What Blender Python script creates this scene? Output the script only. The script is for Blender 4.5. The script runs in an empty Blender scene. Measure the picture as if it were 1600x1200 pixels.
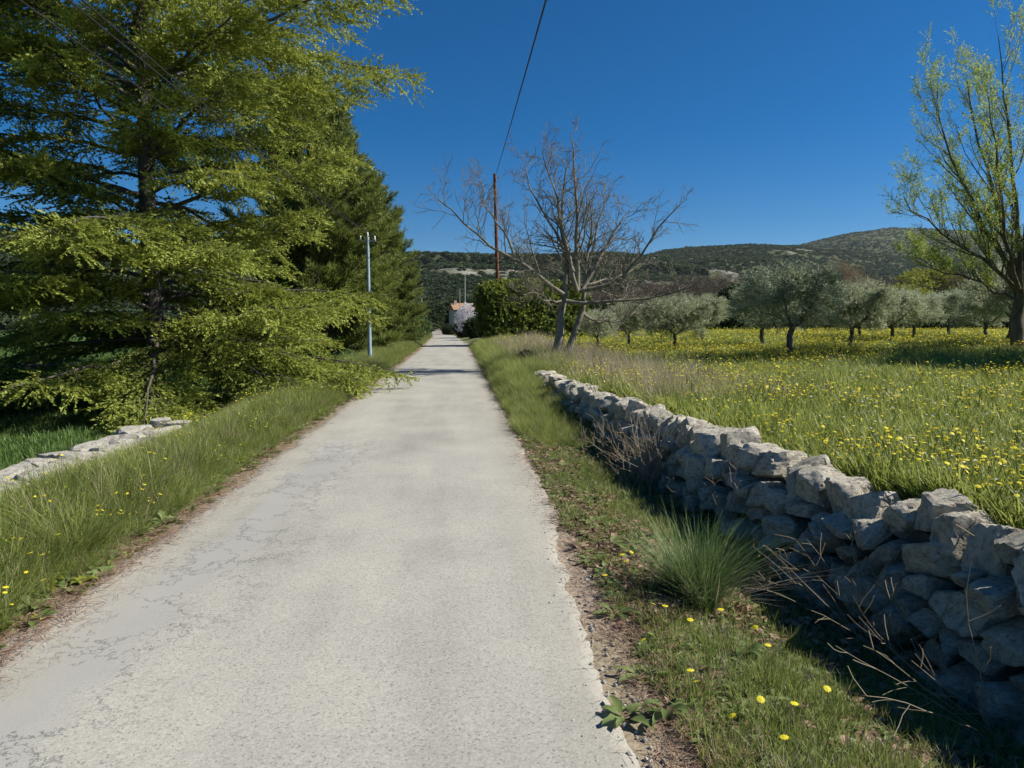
import bpy, bmesh, math, random
import numpy as np
from mathutils import Vector, Matrix, noise as mnoise

random.seed(7)
R = math.radians
scene = bpy.context.scene
COL = scene.collection

# ------------------------------------------------------------------ camera, sky, sun, exposure
F_PX = 1050.0            # focal length in photograph pixels (1600 wide)
VX, VY = 714.0, 504.0    # where the road's direction and the horizon meet in the photograph
CAM_H = 1.65
cam_data = bpy.data.cameras.new('camera')
cam = bpy.data.objects.new('camera', cam_data)
COL.objects.link(cam)
scene.camera = cam
cam_data.sensor_width = 36.0
cam_data.lens = 36.0 * F_PX / 1600.0
cam_data.clip_start = 0.05
cam_data.clip_end = 12000
cam.location = (0, 0, CAM_H)
yaw = math.atan((800 - VX) / F_PX)
pitch = math.atan((600 - VY) / F_PX)
cam.rotation_euler = (R(90) - pitch, 0, -yaw)

SUN_EL, SUN_AZ = R(40), R(92)       # azimuth from +Y (down the road) towards +X (right)
world = bpy.data.worlds.new('World')
scene.world = world
world.use_nodes = True
wn = world.node_tree
bg = wn.nodes['Background']
sky = wn.nodes.new('ShaderNodeTexSky')
sky.sky_type = 'NISHITA'
sky.sun_disc = False
sky.sun_elevation = SUN_EL
sky.sun_rotation = SUN_AZ
sky.air_density = 0.9
sky.dust_density = 0.0
sky.ozone_density = 8.0
hs = wn.nodes.new('ShaderNodeHueSaturation')
hs.inputs['Saturation'].default_value = 1.3
wn.links.new(sky.outputs[0], hs.inputs['Color'])
wn.links.new(hs.outputs[0], bg.inputs[0])
bg.inputs[1].default_value = 0.058
sun_data = bpy.data.lights.new('sun', 'SUN')
sun_data.energy = 5.0
sun_data.angle = R(0.53)
sun_data.color = (1.0, 0.95, 0.86)
sun = bpy.data.objects.new('sun', sun_data)
COL.objects.link(sun)
sd = Vector((math.sin(SUN_AZ) * math.cos(SUN_EL), math.cos(SUN_AZ) * math.cos(SUN_EL), math.sin(SUN_EL)))
sun.rotation_euler = sd.to_track_quat('Z', 'Y').to_euler()
scene.view_settings.view_transform = 'Standard'
scene.view_settings.look = 'None'
scene.view_settings.gamma = 1.0
scene.view_settings.exposure = 0.61
scene.cycles.use_denoising = True
scene.cycles.max_bounces = 5
scene.cycles.transparent_max_bounces = 6

# ------------------------------------------------------------------ small tools
def tag(o, label=None, cat=None, group=None, kind=None):
    if label: o['label'] = label
    if cat: o['category'] = cat
    if group: o['group'] = group
    if kind: o['kind'] = kind
    return o

def empty(name, loc, rz=0.0, scale=1.0):
    o = bpy.data.objects.new(name, None)
    o.empty_display_size = 0.2
    COL.objects.link(o)
    o.location = loc
    o.rotation_euler = (0, 0, rz)
    o.scale = (scale,) * 3
    return o

def link(name, mesh, parent=None, loc=None):
    o = bpy.data.objects.new(name, mesh)
    COL.objects.link(o)
    if parent: o.parent = parent
    if loc is not None: o.location = loc
    return o

def hash01(ix, iy, seed):
    n = (ix.astype(np.int64) * 374761393 + iy.astype(np.int64) * 668265263 + seed * 974634777) & 0x7fffffff
    n = ((n ^ (n >> 13)) * 1274126177) & 0x7fffffff
    n = n ^ (n >> 16)
    return (n & 0xffff) / 65535.0

def vnoise(x, y, seed=0):
    x = np.asarray(x, float); y = np.asarray(y, float)
    ix = np.floor(x); iy = np.floor(y)
    fx = x - ix; fy = y - iy
    fx = fx * fx * (3 - 2 * fx); fy = fy * fy * (3 - 2 * fy)
    a = hash01(ix, iy, seed); b = hash01(ix + 1, iy, seed)
    c = hash01(ix, iy + 1, seed); d = hash01(ix + 1, iy + 1, seed)
    return (a * (1 - fx) + b * fx) * (1 - fy) + (c * (1 - fx) + d * fx) * fy

def fbm(x, y, seed=0, oct=4):
    s = 0; a = 0.5; f = 1.0
    for k in range(oct):
        s = s + a * vnoise(np.asarray(x) * f, np.asarray(y) * f, seed + k * 17)
        a *= 0.5; f *= 2.03
    return s / (1 - 0.5 ** oct)

def sstep(a, b, x):
    t = np.clip((np.asarray(x, float) - a) / (b - a), 0, 1)
    return t * t * (3 - 2 * t)

class Geo:
    """collects vertex / face arrays and builds one mesh"""
    def __init__(s):
        s.V = []; s.F = []; s.M = []; s.T = []; s.n = 0
    def add(s, V, faces, mat=0, tint=0.5):
        V = np.asarray(V, float).reshape(-1, 3)
        s.V.append(V)
        s.T.append(np.broadcast_to(np.asarray(tint, float), (len(V),)).copy())
        if not isinstance(faces, (list, tuple)): faces = [faces]
        for f in faces:
            f = np.asarray(f, np.int64)
            if f.size:
                s.F.append(f + s.n); s.M.append(np.full(len(f), mat))
        s.n += len(V)
    def mesh(s, name, mats, smooth=False, col=None):
        me = bpy.data.meshes.new(name)
        V = np.concatenate(s.V)
        me.vertices.add(len(V))
        me.vertices.foreach_set('co', V.astype(np.float32).ravel())
        tot = np.concatenate([np.full(len(f), f.shape[1]) for f in s.F])
        loops = np.concatenate([f.ravel() for f in s.F])
        start = np.concatenate([[0], np.cumsum(tot)[:-1]])
        me.loops.add(len(loops))
        me.loops.foreach_set('vertex_index', loops.astype(np.int32))
        me.polygons.add(len(tot))
        me.polygons.foreach_set('loop_start', start.astype(np.int32))
        me.polygons.foreach_set('loop_total', tot.astype(np.int32))
        me.polygons.foreach_set('material_index', np.concatenate(s.M).astype(np.int32))
        me.polygons.foreach_set('use_smooth', np.full(len(tot), smooth))
        a = me.attributes.new('tint', 'FLOAT', 'POINT')
        a.data.foreach_set('value', np.concatenate(s.T).astype(np.float32))
        if col is not None:
            c = me.attributes.new('gcol', 'FLOAT_COLOR', 'POINT')
            c.data.foreach_set('color', np.asarray(col, np.float32).ravel())
        for m in (mats if isinstance(mats, (list, tuple)) else [mats]): me.materials.append(m)
        me.update(calc_edges=True)
        return me

def unit(v):
    return v / np.maximum(np.linalg.norm(v, axis=-1, keepdims=True), 1e-9)

def tubes(g, P, Rd, sides, mat=0, tint=0.5):
    """P (B,n,3) polylines, Rd (B,n) radii"""
    P = np.asarray(P, float); Rd = np.asarray(Rd, float)
    B, n, _ = P.shape
    T = unit(np.gradient(P, axis=1))
    ref = np.where(np.abs(T[..., 2:3]) > 0.9, np.array([1.0, 0, 0]), np.array([0, 0, 1.0]))
    ref = np.broadcast_to(ref[:, :1], T.shape)
    U = unit(np.cross(T, ref)); W = np.cross(T, U)
    a = np.arange(sides) * 2 * np.pi / sides
    ring = P[:, :, None] + Rd[:, :, None, None] * (np.cos(a)[None, None, :, None] * U[:, :, None] + np.sin(a)[None, None, :, None] * W[:, :, None])
    idx = np.arange(B * n * sides).reshape(B, n, sides)
    q = np.stack([idx[:, :-1], np.roll(idx, -1, 2)[:, :-1], np.roll(idx, -1, 2)[:, 1:], idx[:, 1:]], -1).reshape(-1, 4)
    tt = tint if np.ndim(tint) == 0 else np.repeat(np.asarray(tint), n * sides)
    g.add(ring.reshape(-1, 3), q, mat, tt)

def stamp(g, tv, tf, ttint, pos, rot, scl, mat=0, itint=None):
    """stamp a template at N frames into one mesh (rot (N,3,3), columns are local axes)"""
    pos = np.asarray(pos); N = len(pos)
    if N == 0: return
    scl = np.broadcast_to(np.asarray(scl, float), (N,))
    V = np.einsum('nij,mj->nmi', rot, tv) * scl[:, None, None] + pos[:, None]
    m = len(tv)
    off = (np.arange(N) * m)[:, None, None]
    faces = [(f[None] + off).reshape(-1, f.shape[1]) for f in (tf if isinstance(tf, list) else [tf])]
    t = np.broadcast_to(ttint, (m,))[None] + (0 if itint is None else np.asarray(itint)[:, None])
    g.add(V.reshape(-1, 3), faces, mat, np.clip(np.broadcast_to(t, (N, m)).ravel(), 0, 1))

def frames(d, roll, rng_up=None):
    """local Y along d, local Z near world up, rolled about Y"""
    d = unit(d)
    up = np.broadcast_to(np.array([0, 0, 1.0]), d.shape).copy()
    bad = np.abs(d[:, 2]) > 0.95
    up[bad] = (1, 0, 0)
    x = unit(np.cross(d, up)); z = np.cross(x, d)
    c = np.cos(roll)[:, None]; s = np.sin(roll)[:, None]
    x2 = x * c + z * s; z2 = -x * s + z * c
    return np.stack([x2, d, z2], -1)

# ------------------------------------------------------------------ materials
def nmat(name):
    m = bpy.data.materials.new(name); m.use_nodes = True
    nt = m.node_tree
    return m, nt, nt.nodes, nt.links, nt.nodes['Principled BSDF']

def ramp(nd, stops):
    r = nd.new('ShaderNodeValToRGB')
    e = r.color_ramp.elements
    while len(e) < len(stops): e.new(0.5)
    for k, (p, c) in enumerate(stops):
        e[k].position = p; e[k].color = (*c, 1)
    return r

def noise_node(nd, lk, scale, detail=4, rough=0.55, vec=None):
    n = nd.new('ShaderNodeTexNoise')
    n.inputs['Scale'].default_value = scale
    n.inputs['Detail'].default_value = detail
    n.inputs['Roughness'].default_value = rough
    if vec is not None: lk.new(vec, n.inputs['Vector'])
    return n

def leaf_mat(name, dark, light, transl=0.3, rough=0.55, rnd=0.25, spec=0.25):
    """foliage: colour from the per-vertex 'tint' plus a per-instance variation; thin leaves pass light"""
    m, nt, nd, lk, bs = nmat(name)
    at = nd.new('ShaderNodeAttribute'); at.attribute_name = 'tint'
    oi = nd.new('ShaderNodeObjectInfo')
    ad = nd.new('ShaderNodeMath'); ad.operation = 'MULTIPLY_ADD'
    lk.new(oi.outputs['Random'], ad.inputs[0]); ad.inputs[1].default_value = rnd
    lk.new(at.outputs['Fac'], ad.inputs[2])
    sb = nd.new('ShaderNodeMath'); sb.operation = 'SUBTRACT'; lk.new(ad.outputs[0], sb.inputs[0]); sb.inputs[1].default_value = rnd * 0.5
    r = ramp(nd, [(0.0, dark), (1.0, light)])
    lk.new(sb.outputs[0], r.inputs[0])
    lk.new(r.outputs[0], bs.inputs['Base Color'])
    bs.inputs['Roughness'].default_value = rough
    bs.inputs['Specular IOR Level'].default_value = spec
    tr = nd.new('ShaderNodeBsdfTranslucent')
    hv = nd.new('ShaderNodeHueSaturation'); hv.inputs['Value'].default_value = 1.2; hv.inputs['Hue'].default_value = 0.49
    lk.new(r.outputs[0], hv.inputs['Color']); lk.new(hv.outputs[0], tr.inputs['Color'])
    mx = nd.new('ShaderNodeMixShader'); mx.inputs[0].default_value = transl
    lk.new(bs.outputs[0], mx.inputs[1]); lk.new(tr.outputs[0], mx.inputs[2])
    lk.new(mx.outputs[0], nd['Material Output'].inputs['Surface'])
    return m

def bark_mat(name, a, b, scale=14, bump=0.5):
    m, nt, nd, lk, bs = nmat(name)
    tc = nd.new('ShaderNodeTexCoord')
    mp = nd.new('ShaderNodeMapping'); mp.inputs['Scale'].default_value = (1, 1, 0.3)
    lk.new(tc.outputs['Object'], mp.inputs['Vector'])
    n = noise_node(nd, lk, scale, 6, 0.65, mp.outputs[0])
    r = ramp(nd, [(0.3, a), (0.7, b)])
    lk.new(n.outputs[0], r.inputs[0]); lk.new(r.outputs[0], bs.inputs['Base Color'])
    bs.inputs['Roughness'].default_value = 0.9
    bs.inputs['Specular IOR Level'].default_value = 0.15
    bp = nd.new('ShaderNodeBump'); bp.inputs['Strength'].default_value = bump; bp.inputs['Distance'].default_value = 0.03
    lk.new(n.outputs[0], bp.inputs['Height']); lk.new(bp.outputs[0], bs.inputs['Normal'])
    return m

def plain_mat(name, a, b, scale=5, rough=0.7, metal=0.0, bump=0.0):
    m, nt, nd, lk, bs = nmat(name)
    tc = nd.new('ShaderNodeTexCoord')
    n = noise_node(nd, lk, scale, 5, 0.6, tc.outputs['Object'])
    r = ramp(nd, [(0.3, a), (0.7, b)])
    lk.new(n.outputs[0], r.inputs[0]); lk.new(r.outputs[0], bs.inputs['Base Color'])
    bs.inputs['Roughness'].default_value = rough
    bs.inputs['Metallic'].default_value = metal
    if bump:
        bp = nd.new('ShaderNodeBump'); bp.inputs['Strength'].default_value = bump; bp.inputs['Distance'].default_value = 0.02
        lk.new(n.outputs[0], bp.inputs['Height']); lk.new(bp.outputs[0], bs.inputs['Normal'])
    return m

def stone_mat(name, dark, mid, light, scale=1.0):
    m, nt, nd, lk, bs = nmat(name)
    tc = nd.new('ShaderNodeTexCoord'); oi = nd.new('ShaderNodeObjectInfo')
    va = nd.new('ShaderNodeVectorMath'); va.operation = 'ADD'
    vm = nd.new('ShaderNodeVectorMath'); vm.operation = 'SCALE'
    cx = nd.new('ShaderNodeCombineXYZ')
    for k in range(3): lk.new(oi.outputs['Random'], cx.inputs[k])
    lk.new(cx.outputs[0], vm.inputs[0]); vm.inputs['Scale'].default_value = 37.0
    lk.new(tc.outputs['Object'], va.inputs[0]); lk.new(vm.outputs[0], va.inputs[1])
    n1 = noise_node(nd, lk, 4.0 * scale, 8, 0.68, va.outputs[0])
    n2 = noise_node(nd, lk, 26.0 * scale, 6, 0.7, va.outputs[0])
    n3 = noise_node(nd, lk, 9.0 * scale, 5, 0.6, va.outputs[0])
    r = ramp(nd, [(0.28, dark), (0.48, mid), (0.72, light)])
    mixf = nd.new('ShaderNodeMath'); mixf.operation = 'MULTIPLY_ADD'
    lk.new(n2.outputs[0], mixf.inputs[0]); mixf.inputs[1].default_value = 0.35
    hf = nd.new('ShaderNodeMath'); hf.operation = 'MULTIPLY'; hf.inputs[1].default_value = 0.65
    lk.new(n1.outputs[0], hf.inputs[0]); lk.new(hf.outputs[0], mixf.inputs[2])
    lk.new(mixf.outputs[0], r.inputs[0])
    # dark lichen blotches and rusty stains
    rl = ramp(nd, [(0.50, (0, 0, 0)), (0.62, (1, 1, 1))])
    lk.new(n3.outputs[0], rl.inputs[0])
    mc = nd.new('ShaderNodeMix'); mc.data_type = 'RGBA'
    ml = nd.new('ShaderNodeMath'); ml.operation = 'MULTIPLY'; ml.inputs[1].default_value = 0.45
    lk.new(rl.outputs[0], ml.inputs[0]); lk.new(ml.outputs[0], mc.inputs['Factor'])
    lk.new(r.outputs[0], mc.inputs['A']); mc.inputs['B'].default_value = (*[c * 0.45 for c in dark], 1)
    lk.new(mc.outputs['Result'], bs.inputs['Base Color'])
    bs.inputs['Roughness'].default_value = 0.92
    bs.inputs['Specular IOR Level'].default_value = 0.15
    bp = nd.new('ShaderNodeBump'); bp.inputs['Strength'].default_value = 1.0; bp.inputs['Distance'].default_value = 0.06
    lk.new(mixf.outputs[0], bp.inputs['Height']); lk.new(bp.outputs[0], bs.inputs['Normal'])
    return m

M = {}
M['cedar'] = leaf_mat('cedar_needles', (0.03, 0.056, 0.014), (0.34, 0.385, 0.078), 0.3)
M['bluecedar'] = leaf_mat('grey_cedar_needles', (0.03, 0.055, 0.03), (0.15, 0.20, 0.11), 0.2)
M['pine'] = leaf_mat('pine_needles', (0.03, 0.058, 0.012), (0.21, 0.25, 0.05), 0.25)
M['olive'] = leaf_mat('olive_leaves', (0.16, 0.19, 0.09), (0.50, 0.54, 0.36), 0.35, 0.45)
M['almond'] = leaf_mat('almond_leaves', (0.13, 0.19, 0.03), (0.36, 0.44, 0.09), 0.45)
M['hedge'] = leaf_mat('hedge_leaves', (0.05, 0.09, 0.015), (0.28, 0.33, 0.05), 0.3)
M['dark_leaf'] = leaf_mat('dark_leaves', (0.015, 0.03, 0.010), (0.06, 0.09, 0.025), 0.2)
M['bush_leaf'] = leaf_mat('bush_leaves', (0.03, 0.055, 0.015), (0.12, 0.17, 0.04), 0.25)
M['lime_leaf'] = leaf_mat('spring_leaves', (0.12, 0.14, 0.015), (0.32, 0.34, 0.05), 0.3)
M['twig'] = leaf_mat('bare_twigs', (0.09, 0.065, 0.05), (0.22, 0.17, 0.13), 0.0, 0.9)
M['tan_twig'] = leaf_mat('budding_twigs', (0.16, 0.11, 0.06), (0.34, 0.25, 0.15), 0.1, 0.9)
M['blossom'] = leaf_mat('blossom_petals', (0.45, 0.42, 0.44), (0.85, 0.82, 0.84), 0.3, 0.6)
M['grass'] = leaf_mat('grass_blades', (0.075, 0.13, 0.02), (0.34, 0.37, 0.11), 0.4, 0.5, 0.55)
M['lawn'] = leaf_mat('lawn_blades', (0.06, 0.12, 0.025), (0.17, 0.26, 0.07), 0.35, 0.5, 0.3)
M['tuft'] = leaf_mat('tuft_blades', (0.05, 0.105, 0.03), (0.22, 0.30, 0.10), 0.3, 0.5, 0.1)
M['dry'] = leaf_mat('dry_stalks', (0.26, 0.21, 0.14), (0.56, 0.49, 0.36), 0.3, 0.8)
M['herb'] = leaf_mat('herb_leaves', (0.09, 0.14, 0.035), (0.30, 0.36, 0.13), 0.35, 0.5, 0.4)
M['yellow'] = leaf_mat('yellow_petals', (0.70, 0.56, 0.015), (0.90, 0.80, 0.05), 0.25, 0.6, 0.3)
M['white'] = leaf_mat('white_petals', (0.6, 0.6, 0.58), (0.85, 0.85, 0.8), 0.2, 0.6)
M['litter'] = leaf_mat('dead_leaves', (0.14, 0.085, 0.05), (0.40, 0.29, 0.19), 0.15, 0.85, 0.5)
M['needles'] = leaf_mat('fallen_needles', (0.15, 0.09, 0.06), (0.34, 0.23, 0.16), 0.0, 0.9, 0.4)
M['cedar_bark'] = bark_mat('cedar_bark', (0.05, 0.045, 0.04), (0.15, 0.13, 0.115))
M['pine_bark'] = bark_mat('pine_bark', (0.06, 0.05, 0.045), (0.22, 0.18, 0.15))
M['olive_bark'] = bark_mat('olive_bark', (0.05, 0.045, 0.04), (0.19, 0.17, 0.15), 18, 0.8)
M['walnut_bark'] = bark_mat('walnut_bark', (0.11, 0.097, 0.072), (0.30, 0.275, 0.215), 10)
M['almond_bark'] = bark_mat('almond_bark', (0.05, 0.045, 0.035), (0.20, 0.18, 0.13), 12)
M['stone'] = stone_mat('limestone', (0.22, 0.195, 0.155), (0.52, 0.475, 0.385), (0.80, 0.745, 0.63))
M['pale_stone'] = stone_mat('pale_limestone', (0.24, 0.22, 0.18), (0.46, 0.43, 0.37), (0.66, 0.63, 0.56))
M['earth'] = plain_mat('wall_earth', (0.05, 0.04, 0.03), (0.12, 0.10, 0.08), 8, 0.95, 0, 0.4)
M['pole_wood'] = bark_mat('creosoted_wood', (0.10, 0.035, 0.02), (0.26, 0.10, 0.055), 9, 0.2)
M['pole_metal'] = plain_mat('weathered_blue_paint', (0.20, 0.29, 0.35), (0.34, 0.43, 0.49), 6, 0.6)
M['pole_grey'] = plain_mat('grey_concrete', (0.28, 0.27, 0.25), (0.42, 0.41, 0.38), 6, 0.8)
M['cable'] = plain_mat('black_cable', (0.012, 0.012, 0.013), (0.02, 0.02, 0.02), 5, 0.5)
M['steel'] = plain_mat('galvanised_steel', (0.35, 0.36, 0.37), (0.5, 0.5, 0.5), 20, 0.45, 0.7)
M['ceramic'] = plain_mat('white_ceramic', (0.7, 0.7, 0.68), (0.8, 0.8, 0.78), 5, 0.25)

# ------------------------------------------------------------------ the lie of the land
def road_c(y): return -0.70 - 0.018 * np.maximum(0, np.asarray(y, float) - 40) - 0.02 * np.maximum(0, np.asarray(y, float) - 90)
def road_z(y): return -0.7 * sstep(40, 160, y)
HALF = 1.55
WY = np.array([-3, 0.0, 3.5, 6.5, 9.3, 12.5, 15.6, 18.0])
WX = np.array([3.52, 3.32, 2.93, 2.62, 2.45, 2.16, 2.10, 2.10])      # right wall, centre line
WT = np.array([0.62, 0.61, 0.59, 0.58, 0.57, 0.52, 0.48, 0.48])      # its top
WB = np.array([-0.42, -0.40, -0.36, -0.27, -0.14, 0.04, 0.20, 0.20]) # ground at its foot
def wall_x(y): return np.interp(y, WY, WX)
def wall_t(y): return np.interp(y, WY, WT)
def wall_b(y): return np.interp(y, WY, WB)
LWX = -4.25                                                          # left wall, centre line

def ground(x, y):
    x = np.asarray(x, float); y = np.asarray(y, float)
    zr = road_z(y); u = x - road_c(y)
    n = fbm(x * 0.35, y * 0.35, 3) - 0.5
    nf = fbm(x * 2.2, y * 2.2, 9, 3) - 0.5
    near = 1 - sstep(13, 20, y)
    # left: verge, then the lower lawn behind the wall
    vl = 0.10 * sstep(1.55, 2.6, -u)
    drop = near * sstep(3.45, 3.75, -u) + (1 - near) * sstep(2.8, 6.5, -u)
    zl = vl * (1 - drop) + drop * (-0.42 + 0.25 * n)
    # right: verge falling to the wall foot, the field held up behind the wall
    xw = wall_x(y); zb = wall_b(y)
    z1 = zb * sstep(HALF + 0.05, np.maximum(xw - road_c(y) - 0.30, HALF + 0.3), u)
    w = sstep(13, 19, y)
    t2 = sstep(xw - 0.12 - w * 0.7, xw + 0.25 + w * 2.2, x)
    zf = 0.42 + 0.38 * sstep(6, 20, x) + 0.2 * np.exp(-((x - 3.0) / 2.2) ** 2) * sstep(17, 30, y) + 0.12 * n
    zright = z1 * (1 - t2) + t2 * zf
    z = np.where(u < 0, zl, zright) + zr * np.exp(-np.maximum(0, np.abs(u) - 6) / 20)
    off = sstep(HALF - 0.05, HALF + 0.35, np.abs(u))
    return z + off * 0.06 * nf - 0.035 * (1 - sstep(HALF - 0.52, HALF - 0.27, np.abs(u)))

CF = np.array([math.sin(yaw) * math.cos(pitch), math.cos(yaw) * math.cos(pitch), -math.sin(pitch)])
CR = np.array([math.cos(yaw), -math.sin(yaw), 0.0])
CU = np.cross(CR, CF)
def ray(px, py):
    px = np.asarray(px, float); py = np.asarray(py, float)
    d = CF + CR * ((px - 800) / F_PX)[..., None] + CU * ((600 - py) / F_PX)[..., None]
    return d / d[..., 1:2]                      # per metre of depth down the road
def px_x(px, D, py=VY): return float(ray(px, py)[0] * D)
def py_z(px, py, D): return float(CAM_H + ray(px, py)[2] * D)

def on_ground(px, py):
    d = ray(px, py)
    ds = np.geomspace(1.5, 400, 6000)
    z = CAM_H + d[2] * ds
    g = ground(d[0] * ds, ds)
    k = np.argmax(z <= g)
    return np.array([d[0] * ds[k], ds[k], g[k]])

def at_depth(px, py, D):
    d = ray(px, py)
    return np.array([d[0] * D, D, CAM_H + d[2] * D])

def gz(x, y): return float(ground(np.array([x]), np.array([y]))[0])

# terrain sheet
def lines(segs):
    out = []
    for a, b, s in segs: out.append(np.arange(a, b, s))
    return np.concatenate(out)
xs = np.concatenate([-np.geomspace(5000, 60, 16), lines([(-56, -14, 2), (-14, -5.2, 0.4), (-5.2, 4.2, 0.1), (4.2, 14, 0.4), (14, 56, 2)]), np.geomspace(60, 5000, 16)])
ys = np.concatenate([[-400, -120, -40, -15, -6], lines([(-3, 20, 0.12), (20, 45, 0.4), (45, 180, 2.5)]), np.geomspace(185, 6000, 22)])
X, Y = np.meshgrid(xs, ys)
Z = ground(X, Y)
nx, ny = len(xs), len(ys)
ii = np.arange(nx * ny).reshape(ny, nx)
quads = np.stack([ii[:-1, :-1], ii[:-1, 1:], ii[1:, 1:], ii[1:, :-1]], -1).reshape(-1, 4)
U = X - road_c(Y)
n1 = fbm(X * 1.3, Y * 1.3, 21); n2 = fbm(X * 0.25, Y * 0.25, 33); n3 = fbm(X * 5, Y * 5, 41)
soil = np.array([0.36, 0.30, 0.225]); leafm = np.array([0.36, 0.28, 0.21]); green = np.array([0.15, 0.17, 0.06])
mead = np.array([0.13, 0.16, 0.03]); lawn_c = np.array([0.085, 0.15, 0.035])
c = np.empty(X.shape + (3,))
c[:] = green
edge = np.abs(U) - HALF
def mixc(c, b, t): return c * (1 - t[..., None]) + b * t[..., None]
rv = (U > 0) & (X < wall_x(Y) + 0.2)
c = mixc(c, soil, np.clip(sstep(0.42, 0.60, n1) * 0.9, 0, 1) * rv * (1 - 0.6 * sstep(8, 16, Y)))
c = mixc(c, leafm, (1 - sstep(0.05, 0.26, edge + 0.3 * (n3 - 0.5))) * (0.55 + 0.45 * n1))
c = mixc(c, mead, ((U > 0) & (X > wall_x(Y)) & (Y < 110)) * (0.5 + 0.5 * n2))
c = mixc(c, lawn_c, (U < -3.9) * 1.0)
c = mixc(c, np.array([0.06, 0.07, 0.03]), sstep(110, 190, Y))
c *= (0.8 + 0.4 * n3)[..., None]
gcol = np.concatenate([c.reshape(-1, 3), np.ones((nx * ny, 1))], 1)
g = Geo(); g.add(np.stack([X, Y, Z], -1).reshape(-1, 3), quads)
m, nt, nd, lk, bs = nmat('ground_soil_and_turf')
at = nd.new('ShaderNodeAttribute'); at.attribute_name = 'gcol'
tc = nd.new('ShaderNodeTexCoord')
nn = noise_node(nd, lk, 30, 6, 0.7, tc.outputs['Object'])
rr = ramp(nd, [(0.3, (0.55, 0.55, 0.55)), (0.7, (1.35, 1.35, 1.35))])
lk.new(nn.outputs[0], rr.inputs[0])
mx = nd.new('ShaderNodeMix'); mx.data_type = 'RGBA'; mx.blend_type = 'MULTIPLY'; mx.inputs['Factor'].default_value = 1
lk.new(at.outputs['Color'], mx.inputs['A']); lk.new(rr.outputs[0], mx.inputs['B'])
lk.new(mx.outputs['Result'], bs.inputs['Base Color'])
bs.inputs['Roughness'].default_value = 0.95; bs.inputs['Specular IOR Level'].default_value = 0.1
bp = nd.new('ShaderNodeBump'); bp.inputs['Strength'].default_value = 0.6; bp.inputs['Distance'].default_value = 0.02
lk.new(nn.outputs[0], bp.inputs['Height']); lk.new(bp.outputs[0], bs.inputs['Normal'])
tag(link('ground', g.mesh('ground', m, True, gcol)), kind='structure')

# road: pale worn chip seal, ragged edges
yr = np.concatenate([lines([(-3, 16, 0.05), (16, 45, 0.2), (45, 330, 2.0)])])
us = np.array([-1.0, -0.985, -0.93, -0.8, -0.6, -0.4, -0.2, 0, 0.2, 0.4, 0.6, 0.8, 0.93, 0.985, 1.0])
el = (fbm(yr * 1.1, yr * 0 + 3, 5) - 0.5) * 0.22 + (vnoise(yr * 5, yr * 0, 8) - 0.5) * 0.035 + (vnoise(yr * 17, yr * 0, 18) - 0.5) * 0.03
er = (fbm(yr * 0.9, yr * 0 + 9, 6) - 0.5) * 0.22 + (vnoise(yr * 5, yr * 0 + 5, 4) - 0.5) * 0.035 + (vnoise(yr * 17, yr * 0, 14) - 0.5) * 0.03
bay = 0.75 * np.exp(-((yr - 53) / 5.0) ** 2)
hl = HALF + el + 0.22 * (1 - sstep(2, 8, yr)); hr = HALF + er + bay - 0.17 * (1 - sstep(2, 6.5, yr))
UU = np.where(us[None] < 0, us[None] * hl[:, None], us[None] * hr[:, None])
XR = road_c(yr)[:, None] + UU
YR = np.broadcast_to(yr[:, None], XR.shape)
ZR = road_z(YR) + 0.012 * (1 - us[None] ** 2) - 0.016 * (np.abs(us[None]) > 0.999) - 0.003 * (np.abs(us[None]) > 0.98) + 0.006
ii = np.arange(XR.size).reshape(XR.shape)
quads = np.stack([ii[:-1, :-1], ii[:-1, 1:], ii[1:, 1:], ii[1:, :-1]], -1).reshape(-1, 4)
g = Geo(); g.add(np.stack([XR, YR, ZR], -1).reshape(-1, 3), quads)
m, nt, nd, lk, bs = nmat('worn_chip_seal')
tc = nd.new('ShaderNodeTexCoord'); P = tc.outputs['Object']
big = noise_node(nd, lk, 0.9, 5, 0.6, P)
mp = nd.new('ShaderNodeMapping'); mp.inputs['Scale'].default_value = (1.6, 0.16, 1); lk.new(P, mp.inputs['Vector'])
trk = noise_node(nd, lk, 1.0, 4, 0.55, mp.outputs[0])
chip = nd.new('ShaderNodeTexVoronoi'); chip.inputs['Scale'].default_value = 120; lk.new(P, chip.inputs['Vector'])
fine = noise_node(nd, lk, 160, 3, 0.7, P)
mid = noise_node(nd, lk, 22, 5, 0.7, P)
def math_(op, a, b, c=None):
    n = nd.new('ShaderNodeMath'); n.operation = op
    for k, v in enumerate((a, b, c)):
        if v is None: continue
        if isinstance(v, (int, float)): n.inputs[k].default_value = v
        else: lk.new(v, n.inputs[k])
    return n.outputs[0]
basec = ramp(nd, [(0.32, (0.27, 0.262, 0.232)), (0.5, (0.355, 0.345, 0.305)), (0.68, (0.43, 0.415, 0.36))])
lk.new(math_('ADD', math_('MULTIPLY', big.outputs[0], 0.5), math_('MULTIPLY', trk.outputs[0], 0.5)), basec.inputs[0])
sep = nd.new('ShaderNodeSeparateColor'); lk.new(chip.outputs['Color'], sep.inputs[0])
chipc = ramp(nd, [(0.0, (0.55, 0.55, 0.57)), (0.10, (0.86, 0.86, 0.86)), (0.6, (1.0, 1.0, 0.99)), (1.0, (1.16, 1.15, 1.13))])
lk.new(sep.outputs[0], chipc.inputs[0])
mx1 = nd.new('ShaderNodeMix'); mx1.data_type = 'RGBA'; mx1.blend_type = 'MULTIPLY'
lk.new(basec.outputs[0], mx1.inputs['A']); lk.new(chipc.outputs[0], mx1.inputs['B'])
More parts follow.
